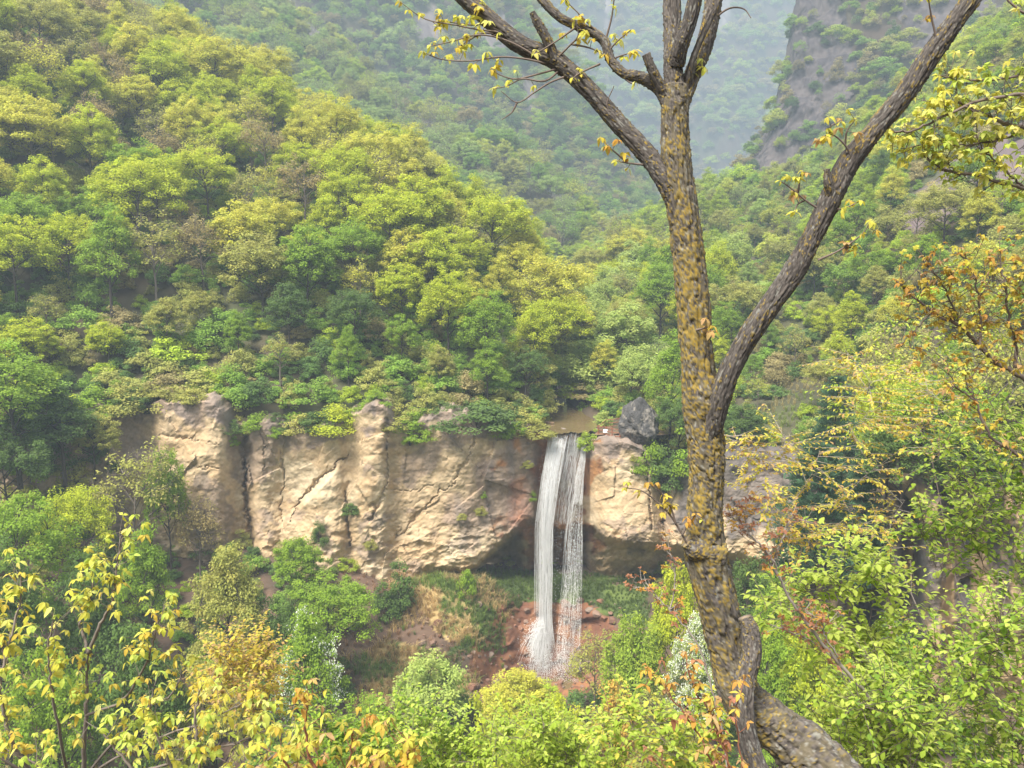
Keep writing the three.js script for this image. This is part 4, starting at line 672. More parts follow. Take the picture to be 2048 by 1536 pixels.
// ---------------------------------------------------------------- the lichen-covered tree in the foreground
function barkTube(ctrl, seg, around, o = {}) {   // ctrl: [column, row, distance, width in columns]
  const P = ctrl.map(q => at(q[0], q[1], q[2])), W = ctrl.map(q => q[3] / 2 / FOCAL * q[2] * 0.91), C = new THREE.CatmullRomCurve3(P, false, 'centripetal');
  const A = new Acc(), T = V(), N = V(), B = V(), seed = o.seed ?? 0, lich = o.lichen ?? 0.5, nC = ctrl.length - 1;
  let prev = null;
  for (let i = 0; i <= seg; i++) {
    const t = i / seg, p = C.getPoint(t); C.getTangent(t, T);
    if (!prev) N.set(0, 0, 1).addScaledVector(T, -T.z).normalize(); else N.copy(prev).addScaledVector(T, -prev.dot(T)).normalize();
    prev = N.clone(); B.crossVectors(T, N);
    const k = Math.min(nC - 1, Math.floor(t * nC)), f = t * nC - k, w = lerp(W[k], W[k + 1], f * f * (3 - 2 * f));
    for (let j = 0; j < around; j++) {
      const a = j / around * 2 * Math.PI, ca = Math.cos(a), sa = Math.sin(a), L = t * C.getLength();
      const lump = 1 + 0.09 * fbm(ca * 1.2 + seed, sa * 1.2, L * 5, 3);
      const warp = 0.5 * noise(ca * 2, sa * 2, L * 9 + seed);
      const plates = Math.abs(noise(ca * 3.6 + 2 * warp, sa * 3.6 + seed, L * 7 + warp)) , fine = fbm(ca * 14, sa * 14 + seed, L * 40, 3), fleck = noise(ca * 26, sa * 26, L * 90 + seed);
      const mask = 0.55 * fbm(ca * 2.3 + 9 + seed, sa * 2.3, L * 11, 4) + 0.95 * fbm(ca * 7, sa * 7 + 4, L * 62 + seed, 4) + (o.lichenAt ? o.lichenAt(t, a) : 0);
      const li = smooth(0.30 - lich * 0.5, 0.38 - lich * 0.5, mask), pale = smooth(0.34, 0.42, fbm(ca * 7 + 30, sa * 7, L * 30 + seed, 3));
      const r = w * lump * (1 + 0.12 * smooth(0.0, 0.3, plates) - 0.08 + 0.07 * fine) + li * 0.0035 * (1 + fleck);
      let c = mixc([0.04, 0.034, 0.031], [0.115, 0.098, 0.088], clamp(0.45 + 1.8 * fine + 0.6 * fleck));
      if (o.dark) c = mulc(c, o.dark);
      if (o.film) c = mixc(c, [0.12, 0.098, 0.05], o.film * smooth(-0.25, 0.15, fbm(ca * 5 + 50, sa * 5, L * 20 + seed, 4)));
      c = mixc(c, mixc([0.27, 0.18, 0.022], [0.15, 0.118, 0.042], clamp(0.5 + 1.2 * fleck + fine)), li * 0.88);
      c = mixc(c, [0.26, 0.26, 0.235], pale * 0.5);
      A.vert(p.x + (N.x * ca + B.x * sa) * r, p.y + (N.y * ca + B.y * sa) * r, p.z + (N.z * ca + B.z * sa) * r, c);
    }
    if (i) for (let j = 0; j < around; j++) { const q = (i - 1) * around, j2 = (j + 1) % around; A.tri(q + j, q + j2, q + around + j); A.tri(q + j2, q + around + j2, q + around + j); }
  }
  for (const [q, p, s] of [[0, C.getPoint(0), 1], [seg * around, C.getPoint(1), 0]]) { const m = A.vert(p.x, p.y, p.z, o.cut ?? [0.3, 0.22, 0.15]); for (let j = 0; j < around; j++) { const j2 = (j + 1) % around; s ? A.tri(m, q + j2, q + j) : A.tri(m, q + j, q + j2); } }
  return A.geo(true);
}
const bark = new THREE.MeshStandardMaterial({ vertexColors: true, roughness: 0.95, side: THREE.DoubleSide });
const twigBark = matte(0.13, 0.10, 0.085), redTwig = matte(0.20, 0.08, 0.045), paleTwig = matte(0.30, 0.26, 0.23);

// ---------------------------------------------------------------- leaves that can be told apart
function blade(A, M, len, wide, droop, fold, col, shape = 1.5) {   // a leaf along +x with a bent midrib
  const S = [0, 0.28, 0.58, 0.86, 1], id = [], v = V();
  S.forEach((t, k) => {
    const x = len * t * (1 - 0.25 * droop * t), y = -droop * len * t * t * 0.8, w = k === 0 || k === 4 ? 0 : wide / 2 * Math.sin(Math.PI * t ** shape);
    const add = (yy, z) => { v.set(x, yy, z).applyMatrix4(M); return A.vert(v.x, v.y, v.z, col); };
    id.push(k === 0 || k === 4 ? [add(y, 0)] : [add(y + fold * w, -w), add(y, 0), add(y + fold * w, w)]);
  });
  for (let k = 0; k < 4; k++) { const a = id[k], b = id[k + 1]; if (a.length === 1) { A.tri(a[0], b[0], b[1]); A.tri(a[0], b[1], b[2]); } else if (b.length === 1) { A.tri(a[0], b[0], a[1]); A.tri(a[1], b[0], a[2]); } else { A.tri(a[0], b[0], a[1]); A.tri(a[1], b[0], b[1]); A.tri(a[1], b[1], a[2]); A.tri(a[2], b[1], b[2]); } }
}
function whorl(seed, n, len, wide, droop, fold = 0.35, lift = 0.25) {   // leaves spreading from one bud
  const R = rng(seed), A = new Acc(), M = new THREE.Matrix4(), E = new THREE.Euler();
  for (let i = 0; i < n; i++) { M.makeRotationFromEuler(E.set((R() - 0.5) * 0.8, i / n * 6.283 + (R() - 0.5) * 0.8, lift + (R() - 0.5) * 0.8, 'YXZ')); blade(A, M, len * (0.65 + 0.5 * R()), wide * (0.75 + 0.4 * R()), droop * (0.6 + 0.8 * R()), fold, mulc([1, 0.92 + 0.16 * R(), 0.8 + 0.4 * R()], 0.85 + 0.3 * R())); }
  return A.geo();
}
const DROOP = [0, 1, 2, 3, 4, 5, 6, 7, 8].map(k => whorl(900 + k, 3 + k % 4, 0.088, 0.05, 1.35));
const CURL = [0, 1, 2, 3].map(k => whorl(920 + k, 4 + k % 2, 0.042, 0.04, 1.5, 0.6, 0.5));
const BUD = [0, 1, 2].map(k => whorl(940 + k, 5, 0.034, 0.02, 0.7, 0.8, 0.7));
const LEAF = [0, 1, 2].map(k => { const A = new Acc(); blade(A, new THREE.Matrix4(), 0.085, 0.048, 0.35 + 0.2 * k, 0.25, WHITE, 1.25); return A.geo(); });
const NEAR = {
  yellow: leafMaterial(0.55, 0.52, 0.085), gold: leafMaterial(0.56, 0.43, 0.07), paleYellow: leafMaterial(0.62, 0.60, 0.16), orange: leafMaterial(0.54, 0.31, 0.07), rust: leafMaterial(0.40, 0.19, 0.11), green: leafMaterial(0.32, 0.43, 0.05), bright: leafMaterial(0.46, 0.54, 0.10), deep: leafMaterial(0.17, 0.28, 0.035), tanPink: leafMaterial(0.50, 0.33, 0.14),
};
const UPV = V(0, 1, 0);
function put(geo, mat, p, q, s, parent, name) { const m = mesh(name, geo, mat, parent); m.position.copy(p); m.quaternion.copy(q); m.scale.setScalar(s); return m; }
const anyTurn = R => new THREE.Quaternion().setFromEuler(new THREE.Euler((R() - 0.5) * 1.1, R() * 6.283, (R() - 0.5) * 1.1));
// a sapling or branch: limbs given by surveyed points, twigs grown along them, a leaf cluster at each twig's end
function sapling(name, label, category, origin, limbs, o, group) {
  const g = base(name, origin), R = rng(o.seed), clusters = [];
  for (const L of limbs) {
    const pts = curve(L.pts.map(q => at(...q).sub(origin)), 8 * L.pts.length), r0 = L.r ?? o.r ?? 0.012, A = new Acc();
    pts.forEach((p, i) => { if (i) p.add(V(noise(i * 0.7, o.seed, 1), noise(i * 0.7, o.seed, 2), noise(i * 0.7, o.seed, 3)).multiplyScalar(0.008)); });
    tube(A, pts, t => r0 * (1 - 0.78 * t) + 0.0012, 6);
    const n = L.twigs ?? o.twigs ?? 14, from = L.from ?? 0.3;
    for (let k = 0; k < n; k++) {
      const t = from + (1 - from) * (k + R()) / n, i = Math.min(pts.length - 2, Math.floor(t * (pts.length - 1))), p = pts[i], dir = pts[i + 1].clone().sub(p).normalize();
      const side = ball(R).addScaledVector(dir, 0.5).add(V(0, o.up ?? 0.45, 0)).normalize(), len = (o.len ?? 0.16) * (0.4 + 0.9 * R()), e = p.clone().addScaledVector(side, len), m = p.clone().lerp(e, 0.5).add(V((R() - 0.5) * 0.03, -0.01, (R() - 0.5) * 0.03));
      tube(A, [p, m, e], [0.0028, 0.0022, 0.0016], 4, WHITE, false); clusters.push(e);
      for (let s = 0; s < (o.sub ?? 1); s++) if (R() < 0.7) { const e2 = m.clone().add(ball(R).normalize().multiplyScalar(len * 0.6)); e2.y += 0.02; tube(A, [m, e2], [0.0018, 0.0012], 3, WHITE, false); clusters.push(e2); }
    }
    clusters.push(pts[pts.length - 1].clone());
    mesh('branch', A.geo(true), o.bark ?? twigBark, g);
  }
  const left = [];
  clusters.forEach((p, i) => { const a = { p, q: anyTurn(R), s: (o.size ?? 1) * (0.6 + 0.75 * R()), geo: o.shapes[Math.floor(R() * o.shapes.length)], mat: o.mats[Math.floor(R() * o.mats.length)] }; i < 295 ? put(a.geo, a.mat, a.p, a.q, a.s, g, o.part ?? 'leaf_cluster') : left.push(a); });
  restOf(left, g);
  return tag(g, label, category, group);
}
function restOf(left, g) {
  if (!left.length) return;
  for (const mat of new Set(left.map(a => a.mat))) { const list = left.filter(a => a.mat === mat).map(a => a.geo.clone().applyMatrix4(new THREE.Matrix4().compose(a.p, a.q, V(a.s, a.s, a.s)))); const m = mesh('foliage', mergeGeometries(list), mat, g); m.userData.kind = 'stuff'; }
}
// a leafy shrub: stems to surveyed tips, twigs with single leaves along them
function leafShrub(name, label, root, tips, o, group) {
  const origin = at(...root), g = base(name, origin), R = rng(o.seed), leaves = [], X = V(1, 0, 0), M = new THREE.Matrix4(), stems = new Acc();
  const nodes = [{ p: V(0, -0.3, 0), r: o.r ?? 0.014 }], ends = tips.map(q => at(...q).sub(origin)).sort((x, y) => x.length() - y.length());
  for (const e of ends) {
    let b = nodes[0], bc = 1e9; for (const n of nodes) { const c = n.p.distanceTo(e) + (n.p.length() > e.length() ? 0.5 : 0) + (n.p.y > e.y ? 0.25 : 0); if (c < bc) { bc = c; b = n; } }
    const L = b.p.distanceTo(e), m = b.p.clone().lerp(e, 0.5).add(V((R() - 0.5) * 0.2 * L, 0.1 * L * (R() - 0.3), (R() - 0.5) * 0.2 * L)), pts = curve([b.p.clone(), m, e], 12), ra = b.r * (b === nodes[0] ? 1 : 0.8);
    tube(stems, pts, t => Math.max(0.0016, ra * (1 - 0.72 * t)), 5);
    pts.forEach((p, i) => { if (i > 1 && i % 2 === 0) nodes.push({ p: p.clone(), r: Math.max(0.003, ra * (1 - 0.72 * i / 12)) }); });
    for (let k = 0; k < (o.twigs ?? 8); k++) {
      const t = 0.2 + 0.8 * (k + R()) / (o.twigs ?? 8), i = Math.min(11, Math.floor(t * 12)), p = pts[i].clone().lerp(pts[i + 1], t * 12 - i), d = ball(R).add(V(0, o.up ?? 0.35, 0)).normalize(); if (o.flat) { d.y *= o.flat; d.normalize(); }
      const len = (o.len ?? 0.34) * (0.5 + 0.8 * R()), end = p.clone().addScaledVector(d, len); tube(stems, [p, p.clone().lerp(end, 0.5).add(V(0, 0.01, 0)), end], [0.003, 0.0024, 0.0014], 3, WHITE, false);
      const n = o.leaves ?? 9;
      for (let j = 0; j < n; j++) {
        const f = 0.2 + 0.8 * (j + 0.5) / n, c = p.clone().lerp(end, f), out = ball(R).addScaledVector(d, 0.6); out.y = out.y * 0.5 + 0.1; out.normalize();
        const z = V().crossVectors(out, UPV).normalize(), y = V().crossVectors(z, out); M.makeBasis(out, y, z);
        leaves.push({ p: c, q: new THREE.Quaternion().setFromRotationMatrix(M), s: (o.size ?? 1) * (0.65 + 0.6 * R()), geo: o.shapes[Math.floor(R() * o.shapes.length)], mat: o.mats[Math.floor(R() ** 1.3 * o.mats.length)], near: -(c.z + origin.z) });
      }
    }
  }
  mesh('stem', stems.geo(true), o.bark ?? twigBark, g);
  leaves.sort((a, b) => b.s / b.near - a.s / a.near);
  const n = o.parts ?? 280; leaves.slice(0, n).forEach(a => put(a.geo, a.mat, a.p, a.q, a.s, g, 'leaf')); restOf(leaves.slice(n), g);
  return tag(g, label, 'shrub', group);
}
// ---------------------------------------------------------------- the tree
{
  const g = base('gnarled_tree', at(1690, 1600, 4.3)), o = g.position;
  const local = geo => geo.translate(-o.x, -o.y, -o.z), part = (name, ctrl, seg, around, opt) => mesh(name, local(barkTube(ctrl, seg, around, opt)), bark, g);
  const D = 4.6;
  part('trunk', [[1900, 2050, 3.95, 210], [1820, 1850, 4.05, 190], [1740, 1690, 4.15, 170], [1672, 1580, 4.3, 150], [1606, 1502, 4.42, 128], [1540, 1446, 4.5, 108], [1482, 1392, 4.55, 92], [1458, 1310, D, 86], [1436, 1210, D, 88], [1412, 1112, D, 92], [1410, 1040, D, 76], [1412, 960, D, 72], [1412, 890, D, 78], [1404, 810, D, 82], [1394, 720, D, 68], [1388, 620, D, 68], [1378, 520, D, 66], [1366, 430, D, 64], [1354, 330, D, 60], [1350, 240, D, 56], [1352, 170, D, 50]], 620, 96, { seed: 2, film: 0.5, lichen: 0.13, lichenAt: (t, a) => 0.2 * smooth(0.3, 0.48, t) * smooth(0.97, 0.8, t) + 0.08 * Math.cos(a + 1.2) - 0.16 * smooth(0.3, 0.12, t) });
  part('trunk', [[1352, 200, D, 46], [1346, 130, D, 38], [1344, 50, D + 0.05, 36], [1343, -60, D + 0.1, 34]], 150, 64, { seed: 5, lichen: 0.0, dark: 0.95 });
  part('limb', [[1352, 130, D - 0.03, 34], [1362, 90, D - 0.08, 32], [1380, 40, D - 0.1, 30], [1402, -60, D - 0.12, 28]], 120, 56, { seed: 7, lichen: -0.2, dark: 0.72 });
  part('limb', [[1358, 215, D, 36], [1380, 160, D + 0.05, 34], [1408, 90, D + 0.1, 34], [1424, 20, D + 0.12, 34], [1426, -60, D + 0.15, 32]], 170, 56, { seed: 9, lichen: 0.16 });
  part('limb', [[1372, 180, D, 14], [1385, 120, D - 0.05, 13], [1420, 40, D - 0.05, 12], [1445, -10, D - 0.05, 11], [1470, -60, D, 10]], 90, 28, { seed: 10, lichen: -0.1 });
  part('limb', [[1412, 905, D - 0.01, 40], [1424, 850, D - 0.06, 48], [1446, 775, D - 0.1, 48], [1486, 690, D - 0.12, 45], [1540, 610, D - 0.15, 44], [1586, 545, D - 0.16, 46], [1626, 470, D - 0.18, 42], [1664, 392, D - 0.2, 44], [1700, 322, D - 0.2, 46], [1756, 252, D - 0.22, 40], [1812, 184, D - 0.25, 42], [1866, 104, D - 0.28, 42], [1912, 40, D - 0.3, 38], [1985, -60, D - 0.32, 36]], 460, 72, { seed: 12, dark: 0.8, lichen: -0.14, lichenAt: (t, a) => 0.1 * smooth(0.55, 0.7, t) });
  part('limb', [[1356, 420, D, 40], [1336, 372, D, 42], [1296, 312, D + 0.05, 40], [1232, 242, D + 0.1, 37], [1176, 178, D + 0.12, 36], [1110, 120, D + 0.15, 38], [1046, 92, D + 0.18, 38], [984, 44, D + 0.2, 36], [880, -50, D + 0.25, 32]], 330, 64, { seed: 14, dark: 0.8, lichen: -0.16, lichenAt: t => 0.16 * smooth(0.25, 0.05, t) });
  part('limb', [[1340, 215, D, 30], [1316, 176, D + 0.02, 26], [1284, 156, D + 0.04, 24], [1250, 148, D + 0.06, 20], [1222, 120, D + 0.08, 19], [1208, 82, D + 0.1, 19], [1170, 58, D + 0.12, 18], [1122, 36, D + 0.14, 18], [1085, 0, D + 0.16, 17], [1050, -50, D + 0.2, 15]], 240, 40, { seed: 16, dark: 0.85, lichen: -0.05 });
  part('stub', [[1330, 190, D, 24], [1308, 148, D - 0.03, 20], [1291, 108, D - 0.05, 17]], 70, 36, { seed: 18, lichen: 0.0 });
  part('stub', [[1112, 122, D + 0.12, 22], [1094, 80, D + 0.1, 20], [1076, 48, D + 0.09, 18], [1064, 24, D + 0.08, 12]], 80, 36, { seed: 20, lichen: 0.1, dark: 0.8 });
  part('stub', [[1662, 400, D - 0.22, 22], [1656, 368, D - 0.25, 18], [1654, 338, D - 0.26, 12]], 60, 32, { seed: 22, lichen: 0.15, cut: [0.42, 0.24, 0.14] });
  part('stub', [[1440, 1110, D - 0.04, 60], [1394, 1098, D - 0.07, 52], [1372, 1082, D - 0.08, 30]], 70, 44, { seed: 24, lichen: 0.6 });
  part('trunk', [[1556, 1640, 4.0, 62], [1524, 1560, 4.12, 52], [1500, 1490, 4.22, 46], [1488, 1420, 4.28, 46], [1490, 1360, 4.34, 48], [1503, 1310, 4.38, 44], [1500, 1262, 4.42, 40], [1489, 1234, 4.44, 30]], 220, 60, { seed: 26, lichen: -0.1, dark: 0.9 });
  // twigs with young leaf clusters
  const R = rng(415), at5 = (q) => at(q[0], q[1], q[2] ?? D).sub(o);
  const twigs = [
    [[1096, 128, 4.74], [1050, 118], [1000, 114], [940, 122], [880, 118], [846, 104]], [[1040, 92, 4.78], [1000, 66], [960, 60], [910, 50], [850, 38], [800, 4]], [[1096, 128, 4.74], [1020, 84], [960, 70], [900, 84], [862, 92]], [[1020, 80, 4.8], [970, 66], [930, 86], [915, 96]], [[980, 44, 4.8], [950, 50], [900, 44], [880, 40]], [[990, 50, 4.8], [965, 30], [962, 18]],
    [[1126, 134, 4.73], [1070, 150], [1030, 158], [1000, 150], [985, 140]], [[1126, 134, 4.73], [1090, 162], [1044, 158], [1014, 172], [986, 178]], [[1140, 150, 4.72], [1100, 165], [1070, 184], [1034, 205], [1002, 182]], [[1034, 205, 4.7], [1024, 224], [1003, 240]],
    [[1118, 112, 4.7], [1142, 88], [1156, 72], [1150, 40]], [[1142, 88, 4.7], [1180, 96], [1210, 110]], [[1200, 128, 4.68], [1160, 146], [1146, 156]], [[1208, 90, 4.7], [1222, 40], [1228, 0], [1232, -40]], [[1200, 70, 4.7], [1170, 40], [1130, 0]], [[1210, 110, 4.68], [1235, 82], [1262, 60]], [[1222, 120, 4.68], [1240, 112], [1268, 104]], [[1240, 148, 4.66], [1262, 166], [1270, 164]], [[1150, 56, 4.7], [1110, 84], [1070, 108]],
    [[1290, 330, 4.64], [1255, 326], [1232, 322]], [[1255, 326, 4.64], [1225, 300], [1216, 292]], [[1230, 240, 4.68], [1214, 210], [1228, 172]], [[1384, 170, 4.62], [1396, 150], [1408, 134]], [[1424, 40, 4.7], [1460, 16], [1488, 18], [1502, 36]],
    [[1706, 322, 4.36], [1690, 290], [1660, 268], [1636, 280]], [[1690, 290, 4.36], [1694, 262], [1710, 240]], [[1660, 268, 4.36], [1662, 252], [1682, 244]], [[1640, 420, 4.4], [1610, 400], [1576, 372], [1560, 362]], [[1610, 400, 4.4], [1596, 408], [1590, 420]], [[1596, 386, 4.4], [1600, 356], [1604, 342]], [[1660, 420, 4.38], [1690, 416], [1720, 402]], [[1636, 520, 4.4], [1680, 500], [1726, 466], [1742, 442]], [[1690, 496, 4.4], [1704, 494], [1712, 490]],
    [[1392, 660, 4.5], [1410, 656], [1424, 652]], [[1876, 90, 4.3], [1862, 30], [1856, -10]], [[1376, 1090, 4.5], [1340, 1030], [1310, 1000], [1280, 980], [1250, 976]], [[1330, 1020, 4.48], [1326, 990], [1296, 966]], [[1352, 1050, 4.48], [1340, 1012], [1330, 1006]], [[1364, 1070, 4.48], [1382, 1040], [1392, 1028]],
  ];
  const tips = [];
  for (const tw of twigs) {
    let d = tw[0][2]; const P = curve(tw.map(q => at5([q[0], q[1], q[2] ?? (d -= 0.02)])), 4 * tw.length), A = new Acc(); tube(A, P, t => 0.0062 * (1 - 0.75 * t) + 0.0008, 5); mesh('twig', A.geo(true), twigBark, g);
    const e = P[P.length - 1]; tips.push([e, tw]);
    const bare = tw[0][1] > 145 && tw[0][1] < 260 && tw[0][0] < 1300 || tw[0][0] > 1420 && tw[0][1] < 60;
    if (!bare) { const n = tw[0][0] < 1110 && tw[0][1] < 140 ? 7 : 3; for (let k = 0; k < n; k++) { const p = P[Math.floor(P.length * (0.35 + 0.62 * (k + R()) / n))].clone(), q = p.clone().add(V((R() - 0.5) * 0.09, (R() - 0.35) * 0.09, (R() - 0.5) * 0.09)), B = new Acc(); tube(B, [p, q], [0.0022, 0.0012], 4); mesh('twig', B.geo(true), twigBark, g); tips.push([q, tw]); } }
  }
  for (const [p, tw] of tips) {
    const x = tw[0][0], y = tw[0][1]; if (y > 145 && y < 260 && x < 1300 && R() < 0.85 || x > 1420 && y < 60) continue;
    const mats = y > 1000 || (x < 1300 && y > 300) ? [NEAR.gold, NEAR.orange, NEAR.yellow] : x > 1500 || y > 500 ? [NEAR.gold, NEAR.tanPink, NEAR.yellow] : [NEAR.yellow, NEAR.paleYellow, NEAR.yellow, NEAR.gold];
    put(DROOP[Math.floor(R() * 9)], mats[Math.floor(R() * mats.length)], p, anyTurn(R), 0.34 + 0.24 * R(), g, 'leaf_cluster');
  }
  tag(g, 'tall forking tree with dark bark and yellow lichen in the foreground', 'tree');
}
// ---------------------------------------------------------------- saplings and shrubs round the viewpoint
sapling('yellow_sapling', 'sapling with drooping yellow leaf clusters at lower left', 'sapling', at(150, 1760, 6.4), [
  { pts: [[150, 1760, 6.4], [165, 1560, 6.3], [172, 1430, 6.2], [174, 1363, 6.2], [176, 1307, 6.1]], r: 0.024, twigs: 10, from: 0.4 }, { pts: [[176, 1307, 6.1], [200, 1250, 6.05], [223, 1206, 6], [232, 1150, 6], [236, 1112, 6], [244, 1064, 6]], r: 0.014, twigs: 20 }, { pts: [[176, 1307, 6.1], [165, 1265, 6.2], [159, 1244, 6.2], [180, 1200, 6.3], [186, 1170, 6.3], [172, 1128, 6.3]], r: 0.012, twigs: 16 },
  { pts: [[172, 1430, 6.2], [244, 1401, 6], [297, 1314, 5.8], [312, 1260, 5.75], [334, 1205, 5.7]], twigs: 20 }, { pts: [[160, 1600, 6.2], [60, 1540, 5.7], [24, 1480, 5.6], [6, 1420, 5.6], [0, 1360, 5.6], [20, 1280, 5.7], [40, 1200, 5.8], [44, 1146, 5.8]], r: 0.018, twigs: 30 },
  { pts: [[165, 1560, 6.3], [260, 1500, 5.8], [330, 1470, 5.6], [420, 1440, 5.5], [500, 1398, 5.4]], twigs: 20 }, { pts: [[160, 1600, 6.2], [300, 1540, 5.4], [420, 1500, 5.2], [490, 1480, 5.1], [548, 1452, 5.1]], twigs: 20 }, { pts: [[150, 1640, 6.2], [120, 1470, 5.5], [104, 1380, 5.4], [96, 1300, 5.4], [110, 1230, 5.4]], twigs: 20 },
  { pts: [[160, 1600, 6.2], [-10, 1500, 5.8], [-30, 1400, 5.8], [-6, 1300, 5.8], [-10, 1200, 5.9]], twigs: 18 }, { pts: [[165, 1560, 6.3], [240, 1470, 6], [290, 1420, 5.9], [350, 1380, 5.8], [366, 1330, 5.8]], twigs: 16 },
], { seed: 1001, shapes: DROOP, mats: [NEAR.yellow, NEAR.yellow, NEAR.paleYellow, NEAR.gold, NEAR.bright, NEAR.yellow, NEAR.bright], size: 0.62, len: 0.21, sub: 2, bark: greyBark });
sapling('yellow_sapling', 'low sapling of yellow drooping leaves along the bottom left edge', 'sapling', at(330, 1800, 5), [
  { pts: [[330, 1800, 5], [300, 1600, 4.9], [250, 1520, 4.9], [200, 1460, 4.9]], r: 0.016, twigs: 16 }, { pts: [[330, 1800, 5], [380, 1600, 4.9], [400, 1520, 4.8], [390, 1440, 4.8], [404, 1360, 4.8]], r: 0.015, twigs: 20 }, { pts: [[380, 1640, 4.9], [480, 1560, 4.7], [560, 1500, 4.6], [600, 1470, 4.6]], twigs: 14 }, { pts: [[300, 1640, 4.9], [120, 1580, 4.8], [60, 1520, 4.8], [10, 1500, 4.8]], twigs: 14 }, { pts: [[330, 1640, 4.9], [340, 1540, 5], [310, 1460, 5], [300, 1400, 5]], twigs: 16 },
], { seed: 1002, shapes: DROOP, mats: [NEAR.yellow, NEAR.gold, NEAR.paleYellow, NEAR.bright, NEAR.bright], size: 0.55, len: 0.19, sub: 2, bark: greyBark });
sapling('golden_sapling', 'sapling with gold and tan drooping leaves at the bottom, left of centre', 'sapling', at(700, 1800, 4.6), [
  { pts: [[700, 1800, 4.6], [690, 1620, 4.5], [700, 1520, 4.5], [706, 1462, 4.5]], r: 0.012, twigs: 14 }, { pts: [[690, 1640, 4.5], [640, 1560, 4.4], [616, 1500, 4.4], [612, 1430, 4.4], [622, 1390, 4.4]], r: 0.012, twigs: 12 }, { pts: [[700, 1640, 4.5], [770, 1570, 4.4], [810, 1520, 4.4], [812, 1476, 4.4]], twigs: 12 }, { pts: [[700, 1640, 4.5], [720, 1560, 4.3], [750, 1520, 4.3]], twigs: 10 }, { pts: [[690, 1640, 4.5], [640, 1590, 4.4], [580, 1540, 4.4], [560, 1500, 4.4]], twigs: 12 },
], { seed: 1003, shapes: DROOP, mats: [NEAR.gold, NEAR.tanPink, NEAR.yellow, NEAR.yellow, NEAR.orange], size: 0.6, len: 0.16, sub: 2, bark: redTwig });
sapling('curled_leaf_tree', 'branches with small curled yellow leaves reaching in at upper right', 'tree', at(2420, 1500, 5.8), [
  { pts: [[2420, 1500, 5.8], [2400, 1000, 5.7], [2360, 600, 5.6], [2300, 420, 5.5]], r: 0.06, twigs: 0 }, { pts: [[2300, 420, 5.5], [2150, 390, 5.4], [2048, 376, 5.3], [1956, 352, 5.2], [1890, 338, 5.2], [1842, 308, 5.2]], r: 0.018, twigs: 34, from: 0.3 }, { pts: [[2330, 500, 5.5], [2160, 330, 5.4], [2060, 262, 5.3], [1985, 238, 5.2], [1920, 205, 5.2], [1860, 202, 5.2]], r: 0.018, twigs: 34 },
  { pts: [[2340, 480, 5.5], [2200, 180, 5.4], [2060, 152, 5.3], [1940, 162, 5.2], [1876, 150, 5.2]], r: 0.014, twigs: 26 }, { pts: [[2340, 480, 5.5], [2160, 220, 5.3], [2060, 190, 5.2], [1960, 202, 5.1], [1890, 230, 5.1], [1820, 262, 5.1], [1776, 260, 5.1]], r: 0.016, twigs: 36 }, { pts: [[2060, 262, 5.3], [1990, 280, 5.2], [1930, 290, 5.2], [1870, 282, 5.2], [1800, 300, 5.2]], r: 0.008, twigs: 26, from: 0.1 }, { pts: [[2330, 400, 5.4], [2180, 100, 5.2], [2050, 30, 5.1], [1980, -40, 5.1]], r: 0.014, twigs: 2 }, { pts: [[2048, 376, 5.3], [2000, 330, 5.2], [1960, 290, 5.2], [1950, 240, 5.2]], r: 0.007, twigs: 16, from: 0.1 },
], { seed: 1004, shapes: CURL, mats: [NEAR.yellow, NEAR.paleYellow, NEAR.bright], size: 0.8, len: 0.15, up: 0.15, sub: 2 });
sapling('orange_leaf_tree', 'branches with small orange and gold drooping leaves at right edge', 'tree', at(2330, 1500, 5.4), [
  { pts: [[2330, 1500, 5.4], [2290, 1150, 5.3], [2200, 900, 5.2]], r: 0.045, twigs: 0 }, { pts: [[2200, 900, 5.2], [2048, 756, 5.1], [1987, 722, 5.1], [1926, 658, 5], [1864, 622, 5], [1790, 560, 5]], r: 0.018, twigs: 44, from: 0.3 }, { pts: [[2030, 735, 5.1], [2032, 690, 5.1], [2018, 640, 5.05], [2010, 580, 5], [2000, 500, 5]], r: 0.011, twigs: 32, from: 0.2 }, { pts: [[1926, 658, 5], [1900, 600, 4.95], [1880, 560, 4.95], [1850, 530, 4.95]], r: 0.007, twigs: 24, from: 0.1 }, { pts: [[1960, 700, 5], [1960, 620, 5], [1950, 560, 4.95], [1930, 510, 4.95]], r: 0.007, twigs: 26, from: 0.1 },
  { pts: [[2200, 900, 5.2], [2090, 700, 5], [2060, 600, 5], [2050, 520, 5]], r: 0.012, twigs: 22 }, { pts: [[2200, 960, 5.2], [2060, 920, 5.05], [1980, 870, 5], [1950, 800, 5], [1930, 760, 5]], r: 0.012, twigs: 26 }, { pts: [[1864, 622, 5], [1830, 660, 5], [1800, 690, 5]], r: 0.005, twigs: 5 }, { pts: [[1950, 800, 5], [1910, 770, 5], [1890, 720, 5]], r: 0.005, twigs: 9 },
], { seed: 1005, shapes: CURL, mats: [NEAR.orange, NEAR.gold, NEAR.gold, NEAR.gold, NEAR.yellow, NEAR.yellow, NEAR.tanPink], size: 0.56, len: 0.17, up: 0.1, sub: 3 });
